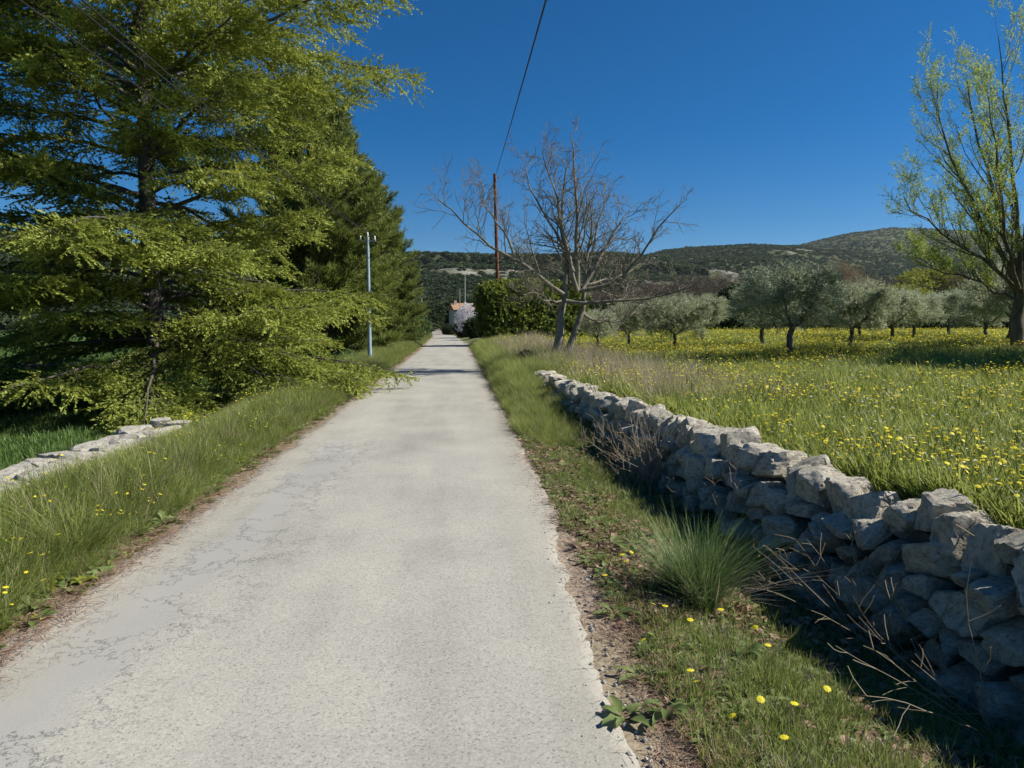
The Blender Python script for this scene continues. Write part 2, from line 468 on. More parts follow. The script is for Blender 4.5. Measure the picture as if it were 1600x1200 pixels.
# the smooth grey repair band in the left wheel track, edges ragged
sx = nd.new('ShaderNodeSeparateXYZ'); lk.new(P, sx.inputs[0])
wob = math_('MULTIPLY', math_('SUBTRACT', big.outputs[0], 0.5), 0.9)
wob2 = math_('MULTIPLY', math_('SUBTRACT', mid.outputs[0], 0.5), 0.22)
xc = math_('MULTIPLY_ADD', sx.outputs['Y'], 0.045, -1.93)
dx = math_('ABSOLUTE', math_('ADD', math_('ADD', math_('SUBTRACT', sx.outputs['X'], xc), wob), wob2), None)
band = nd.new('ShaderNodeMapRange'); band.inputs['From Min'].default_value = 0.25; band.inputs['From Max'].default_value = 0.10
lk.new(dx, band.inputs['Value'])
yl = nd.new('ShaderNodeMapRange'); yl.inputs['From Min'].default_value = 9.8; yl.inputs['From Max'].default_value = 9.0
lk.new(sx.outputs['Y'], yl.inputs['Value'])
bandf = math_('MULTIPLY', band.outputs[0], yl.outputs[0])
lk.new(math_('SUBTRACT', 0.95, math_('MULTIPLY', bandf, 0.7)), mx1.inputs['Factor'])
mx2 = nd.new('ShaderNodeMix'); mx2.data_type = 'RGBA'
lk.new(math_('MULTIPLY', bandf, 0.6), mx2.inputs['Factor'])
lk.new(mx1.outputs['Result'], mx2.inputs['A']); mx2.inputs['B'].default_value = (0.335, 0.33, 0.31, 1)
# cracks near the band's rim
crk = nd.new('ShaderNodeTexVoronoi'); crk.feature = 'DISTANCE_TO_EDGE'; crk.inputs['Scale'].default_value = 1.7
wv = nd.new('ShaderNodeVectorMath'); wv.operation = 'ADD'
wn2 = noise_node(nd, lk, 3.5, 5, 0.7, P); lk.new(P, wv.inputs[0]); lk.new(wn2.outputs['Color'], wv.inputs[1])
lk.new(wv.outputs[0], crk.inputs['Vector'])
cl = nd.new('ShaderNodeMapRange'); cl.inputs['From Min'].default_value = 0.022; cl.inputs['From Max'].default_value = 0.008
lk.new(crk.outputs['Distance'], cl.inputs['Value'])
nearband = nd.new('ShaderNodeMapRange'); nearband.inputs['From Min'].default_value = 0.75; nearband.inputs['From Max'].default_value = 0.25
lk.new(dx, nearband.inputs['Value'])
crf = math_('MULTIPLY', math_('MULTIPLY', math_('MULTIPLY', cl.outputs[0], nearband.outputs[0]), yl.outputs[0]), 0.75)
mx3 = nd.new('ShaderNodeMix'); mx3.data_type = 'RGBA'; lk.new(crf, mx3.inputs['Factor'])
lk.new(mx2.outputs['Result'], mx3.inputs['A']); mx3.inputs['B'].default_value = (0.12, 0.12, 0.12, 1)
# dark worn-through specks
spk = ramp(nd, [(0.66, (0, 0, 0)), (0.74, (1, 1, 1))]); lk.new(mid.outputs[0], spk.inputs[0])
mx4 = nd.new('ShaderNodeMix'); mx4.data_type = 'RGBA'
lk.new(math_('MULTIPLY', spk.outputs[0], 0.6), mx4.inputs['Factor'])
lk.new(mx3.outputs['Result'], mx4.inputs['A']); mx4.inputs['B'].default_value = (0.20, 0.20, 0.20, 1)
# earth trodden over the edges
ex = math_('ABSOLUTE', math_('ADD', sx.outputs['X'], 0.70), None)
eg = nd.new('ShaderNodeMapRange'); eg.inputs['From Min'].default_value = 1.05; eg.inputs['From Max'].default_value = 1.55
lk.new(math_('ADD', ex, math_('MULTIPLY', math_('SUBTRACT', mid.outputs[0], 0.5), 0.9)), eg.inputs['Value'])
mx5 = nd.new('ShaderNodeMix'); mx5.data_type = 'RGBA'
lk.new(math_('MULTIPLY', eg.outputs[0], 0.45), mx5.inputs['Factor'])
lk.new(mx4.outputs['Result'], mx5.inputs['A']); mx5.inputs['B'].default_value = (0.36, 0.31, 0.24, 1)
lk.new(mx5.outputs['Result'], bs.inputs['Base Color'])
bs.inputs['Roughness'].default_value = 0.9; bs.inputs['Specular IOR Level'].default_value = 0.2
bp = nd.new('ShaderNodeBump'); bp.inputs['Strength'].default_value = 0.35; bp.inputs['Distance'].default_value = 0.004
lk.new(math_('ADD', sep.outputs[1], math_('MULTIPLY', fine.outputs[0], 0.5)), bp.inputs['Height']); lk.new(bp.outputs[0], bs.inputs['Normal'])
tag(link('road', g.mesh('road', m, True)), kind='structure')

# ------------------------------------------------------------------ hills
SCRUB = []
def hill(pxs, crest, d_foot, d_crest, seed, cliffs, n_scrub, rough=1.0):
    px = np.linspace(pxs[0], pxs[-1], 300)
    cy = np.interp(px, pxs, crest)
    s = np.concatenate([np.linspace(0, 1, 90), np.linspace(1.03, 1.6, 12)])
    PX, S = np.meshgrid(px, s)
    D = d_foot + (d_crest - d_foot) * S
    rc = ray(px, cy)
    zc = CAM_H + rc[:, 2] * d_crest
    prof = np.where(S <= 1, sstep(0, 1, S) * 0.35 + 0.65 * S ** 1.2, 1 - (S - 1) * 0.5)
    Xh = rc[None, :, 0] * D
    nz = fbm(Xh * 0.006, D * 0.006, seed, 5) - 0.5
    Zh = zc[None] * prof + nz * zc.mean() * 0.42 * rough * np.sin(np.clip(S, 0, 1) * np.pi) + (vnoise(Xh * 0.03, D * 0.03, seed + 2) - 0.5) * 3
    # limestone ledges: steps in the slope
    led = sstep(0.62, 0.66, S + 0.05 * (fbm(Xh * 0.01, D * 0.01, seed + 5) - 0.5)) - sstep(0.62, 1.0, S)
    Zh = Zh + cliffs * 9 * led
    Zh[0] -= 12
    ii = np.arange(PX.size).reshape(PX.shape)
    q = np.stack([ii[:-1, :-1], ii[:-1, 1:], ii[1:, 1:], ii[1:, :-1]], -1).reshape(-1, 4)
    rn = fbm(Xh * 0.022 + D * 0.008, Zh * 0.11, seed + 31, 6) + 0.25 * (fbm(Xh * 0.004, D * 0.004, seed + 37, 2) - 0.5)
    rock = sstep(0.63, 0.68, rn) * sstep(0.15, 0.35, S) * (1 - sstep(0.93, 1.0, S)) if cliffs else sstep(0.72, 0.76, rn) * sstep(0.2, 0.4, S)
    g = Geo(); g.add(np.stack([Xh, D, Zh], -1).reshape(-1, 3), q, 0, rock.ravel())
    o = tag(link('hill', g.mesh('hill', M['hill%d' % cliffs], True)), kind='structure')
    rs = np.random.default_rng(seed)
    a = rs.integers(0, PX.shape[1] - 1, n_scrub); b = rs.integers(1, 92, n_scrub)
    fa = rs.random(n_scrub); fb = rs.random(n_scrub)
    lerp = lambda A: (A[b, a] * (1 - fa) + A[b, a + 1] * fa) * (1 - fb) + (A[b + 1, a] * (1 - fa) + A[b + 1, a + 1] * fa) * fb
    x, y, z = lerp(Xh), lerp(D), lerp(Zh)
    keep = (fbm(x * 0.012, y * 0.012, seed + 8) + 0.15 * (rs.random(n_scrub) - 0.5) > (0.33 if cliffs else 0.22)) & (lerp(rock) * (0.25 + rs.random(n_scrub)) < 0.3)
    SCRUB.append(np.stack([x, y, z - 0.6], -1)[keep])
    return o

def hill_mat(name, rock):
    m, nt, nd, lk, bs = nmat(name)
    tc = nd.new('ShaderNodeTexCoord')
    a = noise_node(nd, lk, 0.03, 8, 0.7, tc.outputs['Object'])
    r = ramp(nd, [(0.35, (0.045, 0.055, 0.026)), (0.65, (0.10, 0.105, 0.05))])
    lk.new(a.outputs[0], r.inputs[0])
    mp = nd.new('ShaderNodeMapping'); mp.inputs['Scale'].default_value = (0.55, 0.55, 2.6)
    lk.new(tc.outputs['Object'], mp.inputs['Vector'])
    b = noise_node(nd, lk, 0.09, 9, 0.75, mp.outputs[0])
    at = nd.new('ShaderNodeAttribute'); at.attribute_name = 'tint'
    rk = nd.new('ShaderNodeMath'); rk.operation = 'MULTIPLY_ADD'
    rk.inputs[1].default_value = 4.0; rk.inputs[2].default_value = -3.0; rk.use_clamp = True
    mu = nd.new('ShaderNodeMath'); mu.operation = 'MULTIPLY'
    ad = nd.new('ShaderNodeMath'); ad.operation = 'ADD'; ad.inputs[1].default_value = 0.35
    lk.new(b.outputs[0], ad.inputs[0])
    lk.new(at.outputs['Fac'], mu.inputs[0]); lk.new(ad.outputs[0], mu.inputs[1]); lk.new(mu.outputs[0], rk.inputs[0])
    mx = nd.new('ShaderNodeMix'); mx.data_type = 'RGBA'
    lk.new(rk.outputs[0], mx.inputs['Factor']); lk.new(r.outputs[0], mx.inputs['A'])
    mx.inputs['B'].default_value = (0.33, 0.31, 0.275, 1)
    lk.new(mx.outputs['Result'], bs.inputs['Base Color'])
    bs.inputs['Roughness'].default_value = 1; bs.inputs['Specular IOR Level'].default_value = 0.05
    return m
M['hill0'] = hill_mat('wooded_hillside', 0.0)
M['hill1'] = hill_mat('limestone_hillside', 1.0)
hill([420, 560, 660, 800, 930, 1030, 1090, 1180], [402, 398, 396, 398, 396, 401, 418, 440], 330, 720, 15, 1, 22000)
hill([930, 1000, 1040, 1100, 1180, 1240, 1300, 1420, 1560], [430, 404, 391, 385, 382, 384, 392, 402, 414], 450, 1150, 12, 0, 18000, 0.7)
hill([1130, 1220, 1260, 1330, 1390, 1450, 1540, 1640, 1800, 2000], [408, 388, 380, 364, 356, 357, 362, 370, 390, 400], 800, 1900, 13, 0, 22000, 0.6)
hill([-900, -400, -100, 0, 100, 220, 340, 470, 560], [372, 352, 352, 358, 368, 384, 398, 410, 420], 260, 620, 14, 0, 12000, 0.7)

# ------------------------------------------------------------------ scattering for what nobody could count
def scatter(name, pts, rot, scl, idx, sources, label=None, cat=None):
    """one stuff object: geometry nodes put a few source meshes on a cloud of points"""
    c = bpy.data.collections.new(name + '_sources')
    for k, me in enumerate(sources):
        c.objects.link(bpy.data.objects.new('%s_source_%02d' % (name, k), me))
    N = len(pts)
    me = bpy.data.meshes.new(name)
    me.vertices.add(N)
    me.vertices.foreach_set('co', np.asarray(pts, np.float32).ravel())
    a = me.attributes.new('rot', 'FLOAT_VECTOR', 'POINT'); a.data.foreach_set('vector', np.asarray(rot, np.float32).ravel())
    a = me.attributes.new('scl', 'FLOAT_VECTOR', 'POINT'); a.data.foreach_set('vector', np.asarray(scl, np.float32).ravel())
    a = me.attributes.new('idx', 'INT', 'POINT'); a.data.foreach_set('value', np.asarray(idx, np.int32))
    o = link(name, me)
    ng = bpy.data.node_groups.new(name + '_nodes', 'GeometryNodeTree')
    ng.interface.new_socket('Geometry', in_out='INPUT', socket_type='NodeSocketGeometry')
    ng.interface.new_socket('Geometry', in_out='OUTPUT', socket_type='NodeSocketGeometry')
    N_ = ng.nodes; L_ = ng.links
    gi = N_.new('NodeGroupInput'); go = N_.new('NodeGroupOutput')
    ip = N_.new('GeometryNodeInstanceOnPoints'); ci = N_.new('GeometryNodeCollectionInfo')
    ci.inputs['Collection'].default_value = c
    ci.inputs['Separate Children'].default_value = True
    ci.inputs['Reset Children'].default_value = True
    def attr(n, t):
        q = N_.new('GeometryNodeInputNamedAttribute'); q.data_type = t; q.inputs['Name'].default_value = n
        return q.outputs['Attribute']
    L_.new(gi.outputs[0], ip.inputs['Points']); L_.new(ci.outputs[0], ip.inputs['Instance'])
    ip.inputs['Pick Instance'].default_value = True
    L_.new(attr('idx', 'INT'), ip.inputs['Instance Index'])
    er = N_.new('FunctionNodeEulerToRotation'); L_.new(attr('rot', 'FLOAT_VECTOR'), er.inputs[0]); L_.new(er.outputs[0], ip.inputs['Rotation'])
    L_.new(attr('scl', 'FLOAT_VECTOR'), ip.inputs['Scale'])
    L_.new(ip.outputs[0], go.inputs[0])
    md = o.modifiers.new('scatter', 'NODES'); md.node_group = ng
    tag(o, label, cat, kind='stuff')
    return o

def scat(name, pts, sources, s0, s1, label, cat, seed, tilt=0.12, flat=None, prob=None, zf=1.0):
    rs = np.random.default_rng(seed)
    N = len(pts)
    rot = np.stack([rs.normal(0, tilt, N), rs.normal(0, tilt, N), rs.random(N) * 6.283], -1)
    s = (s0 + (s1 - s0) * rs.random(N))
    if flat is not None: s = s * flat
    sc = np.stack([s, s, s * (0.8 + 0.4 * rs.random(N)) * zf], -1)
    idx = rs.choice(len(sources), N, p=prob)
    return scatter(name, pts, rot, sc, idx, sources, label, cat)

# woods on the hills
def blob(seed, mat, n=130):
    rs = np.random.default_rng(seed)
    d = unit(rs.normal(size=(n, 3))); d[:, 2] = np.abs(d[:, 2]) * 1.0 - 0.15
    p = d * (0.75 + 0.4 * rs.random((n, 1))) * np.array([1, 1, 0.95])
    tv = np.array([[-.24, -.2, 0], [.24, -.2, 0.05], [0.02, .26, 0]])
    g = Geo()
    nrm = unit(d + rs.normal(0, 0.35, d.shape))
    stamp(g, tv, np.array([[0, 1, 2]]), 0.0, p, frames(np.cross(nrm, rs.normal(size=d.shape)), rs.random(n) * 0.5), 0.8 + 0.7 * rs.random(n), 0, 0.15 + 0.7 * rs.random(n))
    v = []
    return g.mesh('scrub_crown', mat)
M['scrub'] = leaf_mat('hillside_scrub_leaves', (0.03, 0.05, 0.024), (0.08, 0.108, 0.046), 0.3, 0.9, 0.5)
r_ = np.random.default_rng(88)
yw = 185 + 260 * r_.random(2600); xw_ = (-0.9 + 2.1 * r_.random(2600)) * yw
kw = np.abs(xw_ - road_c(yw)) > 4
SCRUB.append(np.stack([xw_, yw, ground(xw_, yw) + 0.6], -1)[kw])
P = np.concatenate(SCRUB)
scat('hillside_scrub', P, [blob(k, M['scrub'], 70) for k in range(4)], 1.3, 3.4, 'dark green oak scrub covering the hillsides', 'scrub', 5)

# ------------------------------------------------------------------ conifers
def needle_spray(seed, n_tuft, n_needle, ln, wd, length, fan, upw=0.0):
    """a shoot along +Y with tufts of needles; returns triangles"""
    rs = np.random.default_rng(seed)
    V = []; F = []; T = []
    for i in range(n_tuft):
        t = (i + 0.5) / n_tuft
        side = (-1) ** i * fan * (1 - t) * (0.4 + rs.random() * 0.8)
        base = np.array([side * length * 0.5, length * t, rs.normal(0, 0.03) * length])
        for k in range(n_needle):
            a = rs.random() * 6.283
            d = np.array([math.cos(a) * 0.8 + side, 0.55 + rs.random() * 0.5, math.sin(a) * 0.55 + upw])
            d = d / np.linalg.norm(d)
            L = ln * (0.7 + 0.6 * rs.random())
            s = np.cross(d, rs.normal(size=3)); s = s / np.linalg.norm(s) * wd * 0.5
            j = len(V)
            V += [base - s, base + s, base + d * L]
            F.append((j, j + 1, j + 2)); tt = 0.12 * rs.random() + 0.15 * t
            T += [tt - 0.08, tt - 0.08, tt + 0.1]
    return np.array(V), np.array(F), np.array(T)

def plume(seed, L, ln, wd):
    """a feathery shoot along +Y: one long and two short fingers, each thickly set with short needles"""
    rs = np.random.default_rng(seed); V = []; F = []; T = []
    fingers = [(0.0, 0.0, 1.0, 10), (0.18, 0.62 + 0.2 * rs.random(), 0.55, 6), (0.34, -0.62 - 0.2 * rs.random(), 0.5, 6)]
    for t0, ang, fl, nt_ in fingers:
        ax = np.array([math.sin(ang), math.cos(ang), rs.normal(0, 0.1)]); o = np.array([0, L * t0, 0])
        for i in range(nt_):
            t = (i + rs.random() * 0.6) / nt_
            b = o + ax * L * fl * t
            for k in range(2):
                a = rs.random() * 6.283
                d = unit(ax * 0.9 + np.array([math.cos(a) * 0.7, 0, abs(math.sin(a)) * 0.7 - 0.2]))
                l = ln * (0.8 + 0.5 * rs.random()) * (1.15 - 0.5 * t)
                s_ = unit(np.cross(d, rs.normal(size=3) + np.array([0, 0, 1.2]))) * wd * 0.5
                j = len(V); V += [b - s_, b + s_, b + d * l]; F.append((j, j + 1, j + 2))
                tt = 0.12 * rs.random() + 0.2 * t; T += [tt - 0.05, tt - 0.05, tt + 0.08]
    return np.array(V), np.array(F), np.array(T)

def conifer(name, seed, H, nb, h0, Lf, rise, droop, spray, leaf, bark, r0, sec_step=0.22, sec_len=0.42, spr_step=0.14,
            inner=0.25, sscale=1.0, pitch=-0.15, tint0=0.1, tint1=0.6, lean=(0, 0), up_end=0.0, hexp=1.08, vvar=0.14, rvar=0.35):
    rs = np.random.default_rng(seed)
    gw = Geo(); gl = Geo()
    ht = np.linspace(0, 1, 14)
    wob = np.stack([lean[0] * ht + 0.06 * np.sin(ht * 7 + seed), lean[1] * ht + 0.06 * np.cos(ht * 5 + seed), ht * H], -1)
    rad = r0 * (1 - ht) ** 0.8 + 0.02
    rad[0] *= 1.35
    tubes(gw, wob[None], rad[None], 10)
    PR, RR, SP, SR = [], [], [], []
    spos, sdir, sscl, stin = [], [], [], []
    for i in range(nb):
        f = (i + 0.5) / nb
        h = h0 + (H * 0.985 - h0) * f ** hexp + rs.normal(0, 0.08)
        az = i * 2.399963 + rs.normal(0, 0.35)
        L = Lf(h / H) * (0.72 + 0.45 * rs.random())
        if L < 0.25: L = 0.25
        e = rise(h / H) + rs.normal(0, 0.10)
        dr = droop * (0.6 + 0.8 * rs.random())
        base = np.array([np.interp(h, wob[:, 2], wob[:, 0]), np.interp(h, wob[:, 2], wob[:, 1]), h])
        t = np.linspace(0, 1, 9)
        bend = rs.normal(0, 0.12)
        aa = az + bend * t
        Pp = base + np.stack([np.cos(aa) * L * t, np.sin(aa) * L * t, L * (math.tan(e) * t - dr * t ** 2 + up_end * t ** 3)], -1)
        Pp[1:-1] += rs.normal(0, 0.02 * L ** 0.5, (7, 3))
        PR.append(Pp); RR.append((0.010 + 0.008 * L) * (1 - t) ** 0.9 + 0.005)
        ns = max(3, int(L * (1 - inner) / sec_step))
        ts = np.clip(inner + (1 - inner) * (np.arange(ns) + rs.random(ns)) / ns, 0, 0.99)
        for k, tk in enumerate(ts):
            p = np.array([np.interp(tk, t, Pp[:, q]) for q in range(3)])
            q0 = np.array([np.interp(min(tk + 0.08, 1), t, Pp[:, q]) for q in range(3)]) - np.array([np.interp(tk - 0.08, t, Pp[:, q]) for q in range(3)])
            q0 /= np.linalg.norm(q0)
            sg = (-1) ** k
            ang = sg * (0.55 + 0.5 * rs.random())
            ca, sa = math.cos(ang), math.sin(ang)
            d = np.array([q0[0] * ca - q0[1] * sa, q0[0] * sa + q0[1] * ca, q0[2] + pitch * (0.4 + rs.random())])
            d /= np.linalg.norm(d)
            sl = sec_len * L ** 0.75 * (0.55 + 0.6 * rs.random()) * (1.05 - 0.75 * (tk - inner) / (1 - inner)) * min(1, 0.5 + (tk - inner) * 3)
            sl = max(sl, 0.18)
            ls = np.linspace(0, 1, 4)
            pts = p + d * sl * ls[:, None] + np.array([0, 0, -1.0]) * (sl * 0.12 * ls ** 2)[:, None]
            SP.append(pts); SR.append(np.array([0.009, 0.006, 0.004, 0.002]) * (0.7 + 0.4 * sl))
            m_ = max(2, int(sl / spr_step))
            u = (np.arange(m_) + rs.random(m_)) / m_
            sgn = np.where(np.arange(m_) % 2 == 0, 1, -1)
            pp = p + d * sl * u[:, None] - np.array([0, 0, 1.0]) * (sl * 0.12 * u ** 2)[:, None]
            ang2 = sgn * (0.35 + 0.5 * rs.random(m_)) * (1.1 - 0.8 * u)
            dd = np.stack([d[0] * np.cos(ang2) - d[1] * np.sin(ang2), d[0] * np.sin(ang2) + d[1] * np.cos(ang2), np.full(m_, d[2]) + pitch * 0.7 + rs.normal(0, vvar, m_)], -1)
            spos.append(pp); sdir.append(dd)
            sscl.append(sscale * (0.75 + 0.5 * rs.random(m_)))
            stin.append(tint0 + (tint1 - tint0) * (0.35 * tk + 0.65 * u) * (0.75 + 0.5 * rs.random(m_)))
    tubes(gw, np.array(PR), np.array(RR), 6)
    tubes(gw, np.array(SP), np.array(SR), 3)
    print(name, 'sprays', sum(len(a) for a in spos))
    spos = np.concatenate(spos); sdir = np.concatenate(sdir); sscl = np.concatenate(sscl); stin = np.concatenate(stin)
    pick = rs.integers(0, len(spray), len(spos))
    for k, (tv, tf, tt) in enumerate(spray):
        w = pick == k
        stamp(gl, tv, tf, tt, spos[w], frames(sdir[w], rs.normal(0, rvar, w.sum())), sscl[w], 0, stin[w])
    return gw.mesh(name + '_trunk', M[bark], True), gl.mesh(name + '_crown', M[leaf])

def place_tree(name, meshes, loc, rz, scale, label, cat, group=None, zs=1.0):
    t = empty(name, loc, rz, 1.0)
    t.scale = (scale, scale, scale * zs)
    link('trunk', meshes[0], t); link('crown', meshes[1], t)
    return tag(t, label, cat, group)

cedar_spr = [plume(k, 0.40, 0.050, 0.030) for k in range(6)]
cedar_far = [needle_spray(20 + k, 6, 4, 0.09, 0.03, 0.34, 0.55, 0.15) for k in range(3)]
pine_spr = [needle_spray(40 + k, 4, 7, 0.17, 0.022, 0.22, 0.3, 0.35) for k in range(4)]

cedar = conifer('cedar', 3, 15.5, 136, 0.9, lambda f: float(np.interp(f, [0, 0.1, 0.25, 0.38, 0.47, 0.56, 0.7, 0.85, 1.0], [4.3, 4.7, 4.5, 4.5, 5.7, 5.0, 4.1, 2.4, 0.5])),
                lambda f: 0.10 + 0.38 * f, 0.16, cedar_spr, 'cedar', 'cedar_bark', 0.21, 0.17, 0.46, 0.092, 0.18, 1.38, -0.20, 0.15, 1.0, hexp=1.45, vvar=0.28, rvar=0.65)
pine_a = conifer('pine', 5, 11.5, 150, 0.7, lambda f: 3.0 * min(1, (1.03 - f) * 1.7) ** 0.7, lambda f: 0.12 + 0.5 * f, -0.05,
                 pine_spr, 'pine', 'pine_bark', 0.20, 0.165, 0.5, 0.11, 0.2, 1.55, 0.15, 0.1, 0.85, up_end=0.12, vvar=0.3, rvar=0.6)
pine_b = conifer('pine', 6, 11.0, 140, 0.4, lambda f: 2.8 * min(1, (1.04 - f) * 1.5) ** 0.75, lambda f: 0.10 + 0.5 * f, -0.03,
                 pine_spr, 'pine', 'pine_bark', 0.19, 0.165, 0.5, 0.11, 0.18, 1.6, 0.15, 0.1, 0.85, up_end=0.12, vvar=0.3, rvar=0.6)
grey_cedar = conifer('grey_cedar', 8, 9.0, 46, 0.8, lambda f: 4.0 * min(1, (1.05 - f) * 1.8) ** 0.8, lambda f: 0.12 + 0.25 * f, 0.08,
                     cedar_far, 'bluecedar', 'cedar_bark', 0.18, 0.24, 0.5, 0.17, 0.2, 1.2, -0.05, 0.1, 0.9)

p = on_ground(250, 645)
CED = p
place_tree('cedar_tree', cedar, (p[0], p[1], p[2] - 0.05), R(40), 1.0, 'large yellow-green cedar with tiered boughs in front of the pines', 'tree')
place_tree('cedar_tree', cedar, (-13.6, 12.2, gz(-13.6, 12.2) - 0.05), R(190), 0.95, 'cedar at the left edge, only its bough ends in view', 'tree')
pines = [(490, 28.2, -5.75, pine_a, 0, 0.98, 'dark pine with a thick trunk just beyond the cedar'),
         (532, 34.0, -5.9, pine_b, 70, 1.08, 'dark pine behind the blue pole, second beyond the cedar'),
         (0, 41.0, -6.2, pine_a, 150, 0.92, 'dense dark pine, third in the roadside row'),
         (0, 48.5, -5.9, pine_b, 200, 1.1, 'dense dark pine, fourth in the roadside row'),
         (0, 57.0, -6.0, pine_a, 280, 0.95, 'smaller pine, fifth and last of the roadside row')]
for _, d, x, me, rz, s, lab in pines:
    place_tree('pine_tree', me, (x, d, gz(x, d) - 0.05), R(rz), s, lab, 'tree', 'pines along the left of the road')
place_tree('grey_cedar_tree', grey_cedar, (-6.6, 70, gz(-6.6, 70)), R(20), 0.95, 'grey-green layered cedar beyond the pine row', 'tree', 'grey cedars down the road')
place_tree('grey_cedar_tree', grey_cedar, (-6.8, 86, gz(-6.8, 86)), R(130), 1.0, 'grey-green cedar, farther of the two by the road', 'tree', 'grey cedars down the road')
for k, (x, d, s, lab) in enumerate([(-9.5, 108, 1.0, 'dark pine beyond the grey cedars, left of the far road'), (-8.5, 135, 1.0, 'far dark pine where the road disappears'),
                                    (-13, 165, 1.1, 'farthest dark pine left of the road end'), (-1.0, 215, 0.85, 'dark tree closing the end of the road')]):
    place_tree('pine_tree', (pine_a, pine_b)[k % 2], (x, d, gz(x, d) - 0.1), R(50 * k), s, lab, 'tree', 'far trees at the end of the road')
for k, (x, d, s) in enumerate([(-38, 52, 0.8), (-56, 66, 0.85), (-24, 80, 0.8), (-66, 58, 0.8)]):
    place_tree('pine_tree', (pine_b, pine_a)[k % 2], (x, d, gz(x, d) - 0.1), R(77 * k), s, ('dark conifer across the lawn, just left of the cedar trunk', 'taller dark conifer across the lawn at the left edge', 'dark conifer across the lawn, behind the cedar and nearest the pines', 'dark conifer across the lawn, beyond the left edge')[k], 'tree', 'trees at the far edge of the lawn', 0.72)

# ------------------------------------------------------------------ broadleaf trees: limbs, then twigs
def child_branches(par, n, lr, ang, t0, trop, gnarl, rs, rr=0.5, npts=6, lmin=0.0, t1=1.0, rmin=0.0025):
    out = []
    for pts, rad in par:
        L = np.linalg.norm(np.diff(pts, axis=0), axis=1).sum()
        k = max(1, int(round(n * (0.7 + 0.6 * rs.random()))))
        tt = np.linspace(0, 1, len(pts))
        for j in range(k):
            t = t0 + (t1 - t0) * (j + rs.random()) / k
            p = np.array([np.interp(t, tt, pts[:, q]) for q in range(3)])
            r = np.interp(t, tt, rad) * rr
            a = int(min(len(pts) - 2, t * (len(pts) - 1)))
            d = unit(pts[a + 1] - pts[a])
            side = unit(np.cross(d, rs.normal(size=3)))
            an = ang * (0.7 + 0.6 * rs.random())
            v = d * math.cos(an) + side * math.sin(an)
            v = unit(v + np.array([0, 0, trop]))
            l = max(lmin, L * lr * (0.55 + 0.7 * rs.random()) * (1.15 - 0.65 * t))
            q = [p]
            for s in range(npts - 1):
                v = unit(v + rs.normal(0, gnarl, 3) + np.array([0, 0, trop * 0.25]))
                q.append(q[-1] + v * l / (npts - 1))
            out.append((np.array(q), np.maximum(r * np.linspace(1, 0.25, npts), rmin)))
    return out

def smooth_limb(pts, r0, r1, n=10, rs=None, jit=0.0):
    pts = np.asarray(pts, float)
    s = np.concatenate([[0], np.cumsum(np.linalg.norm(np.diff(pts, axis=0), axis=1))]); s /= s[-1]
    t = np.linspace(0, 1, n)
    q = np.stack([np.interp(t, s, pts[:, k]) for k in range(3)], -1)
    q[1:-1] = 0.25 * q[:-2] + 0.5 * q[1:-1] + 0.25 * q[2:]
    if rs is not None: q[1:-1] += rs.normal(0, jit, (n - 2, 3))
    return q, r0 + (r1 - r0) * t ** 0.8

def add_limbs(g, limbs, sides):
    by = {}
    for p, r in limbs: by.setdefault(len(p), []).append((p, r))
    for n, l in by.items():
        tubes(g, np.array([a for a, _ in l]), np.array([b for _, b in l]), sides)

def ends(limbs, per, rs, t0=0.3):
    P_, D_ = [], []
    for p, r in limbs:
        tt = np.linspace(0, 1, len(p))
        for k in range(per):
            t = t0 + (1 - t0) * rs.random()
            P_.append([np.interp(t, tt, p[:, q]) for q in range(3)])
            a = int(min(len(p) - 2, t * (len(p) - 1)))
            D_.append(unit(p[a + 1] - p[a]))
    return np.array(P_), np.array(D_)

def leaf_twig(seed, n, L, ln, wd, spread=0.9):
    """a twig along +Y with n folded leaves"""
    rs = np.random.default_rng(seed)
    V = []; F = []; T = []
    for i in range(n):
        t = (i + 0.6) / n
        b = np.array([0, L * t, 0])
        a = rs.random() * 6.283
        d = unit(np.array([math.cos(a) * spread, 0.7, math.sin(a) * spread]))
        s = unit(np.cross(d, rs.normal(size=3))) * wd * 0.5
        l = ln * (0.7 + 0.6 * rs.random()); j = len(V)
        V += [b, b + d * l * 0.5 + s, b + d * l, b + d * l * 0.5 - s]
        F.append((j, j + 1, j + 2, j + 3)); tt = rs.random() * 0.4
        T += [tt] * 4
    return np.array(V), np.array(F), np.array(T)

olive_tw = [leaf_twig(k, 14, 0.30, 0.078, 0.024) for k in range(4)]
almond_tw = [leaf_twig(10 + k, 8, 0.24, 0.06, 0.024) for k in range(4)]
bush_tw = [leaf_twig(20 + k, 14, 0.22, 0.08, 0.045) for k in range(4)]

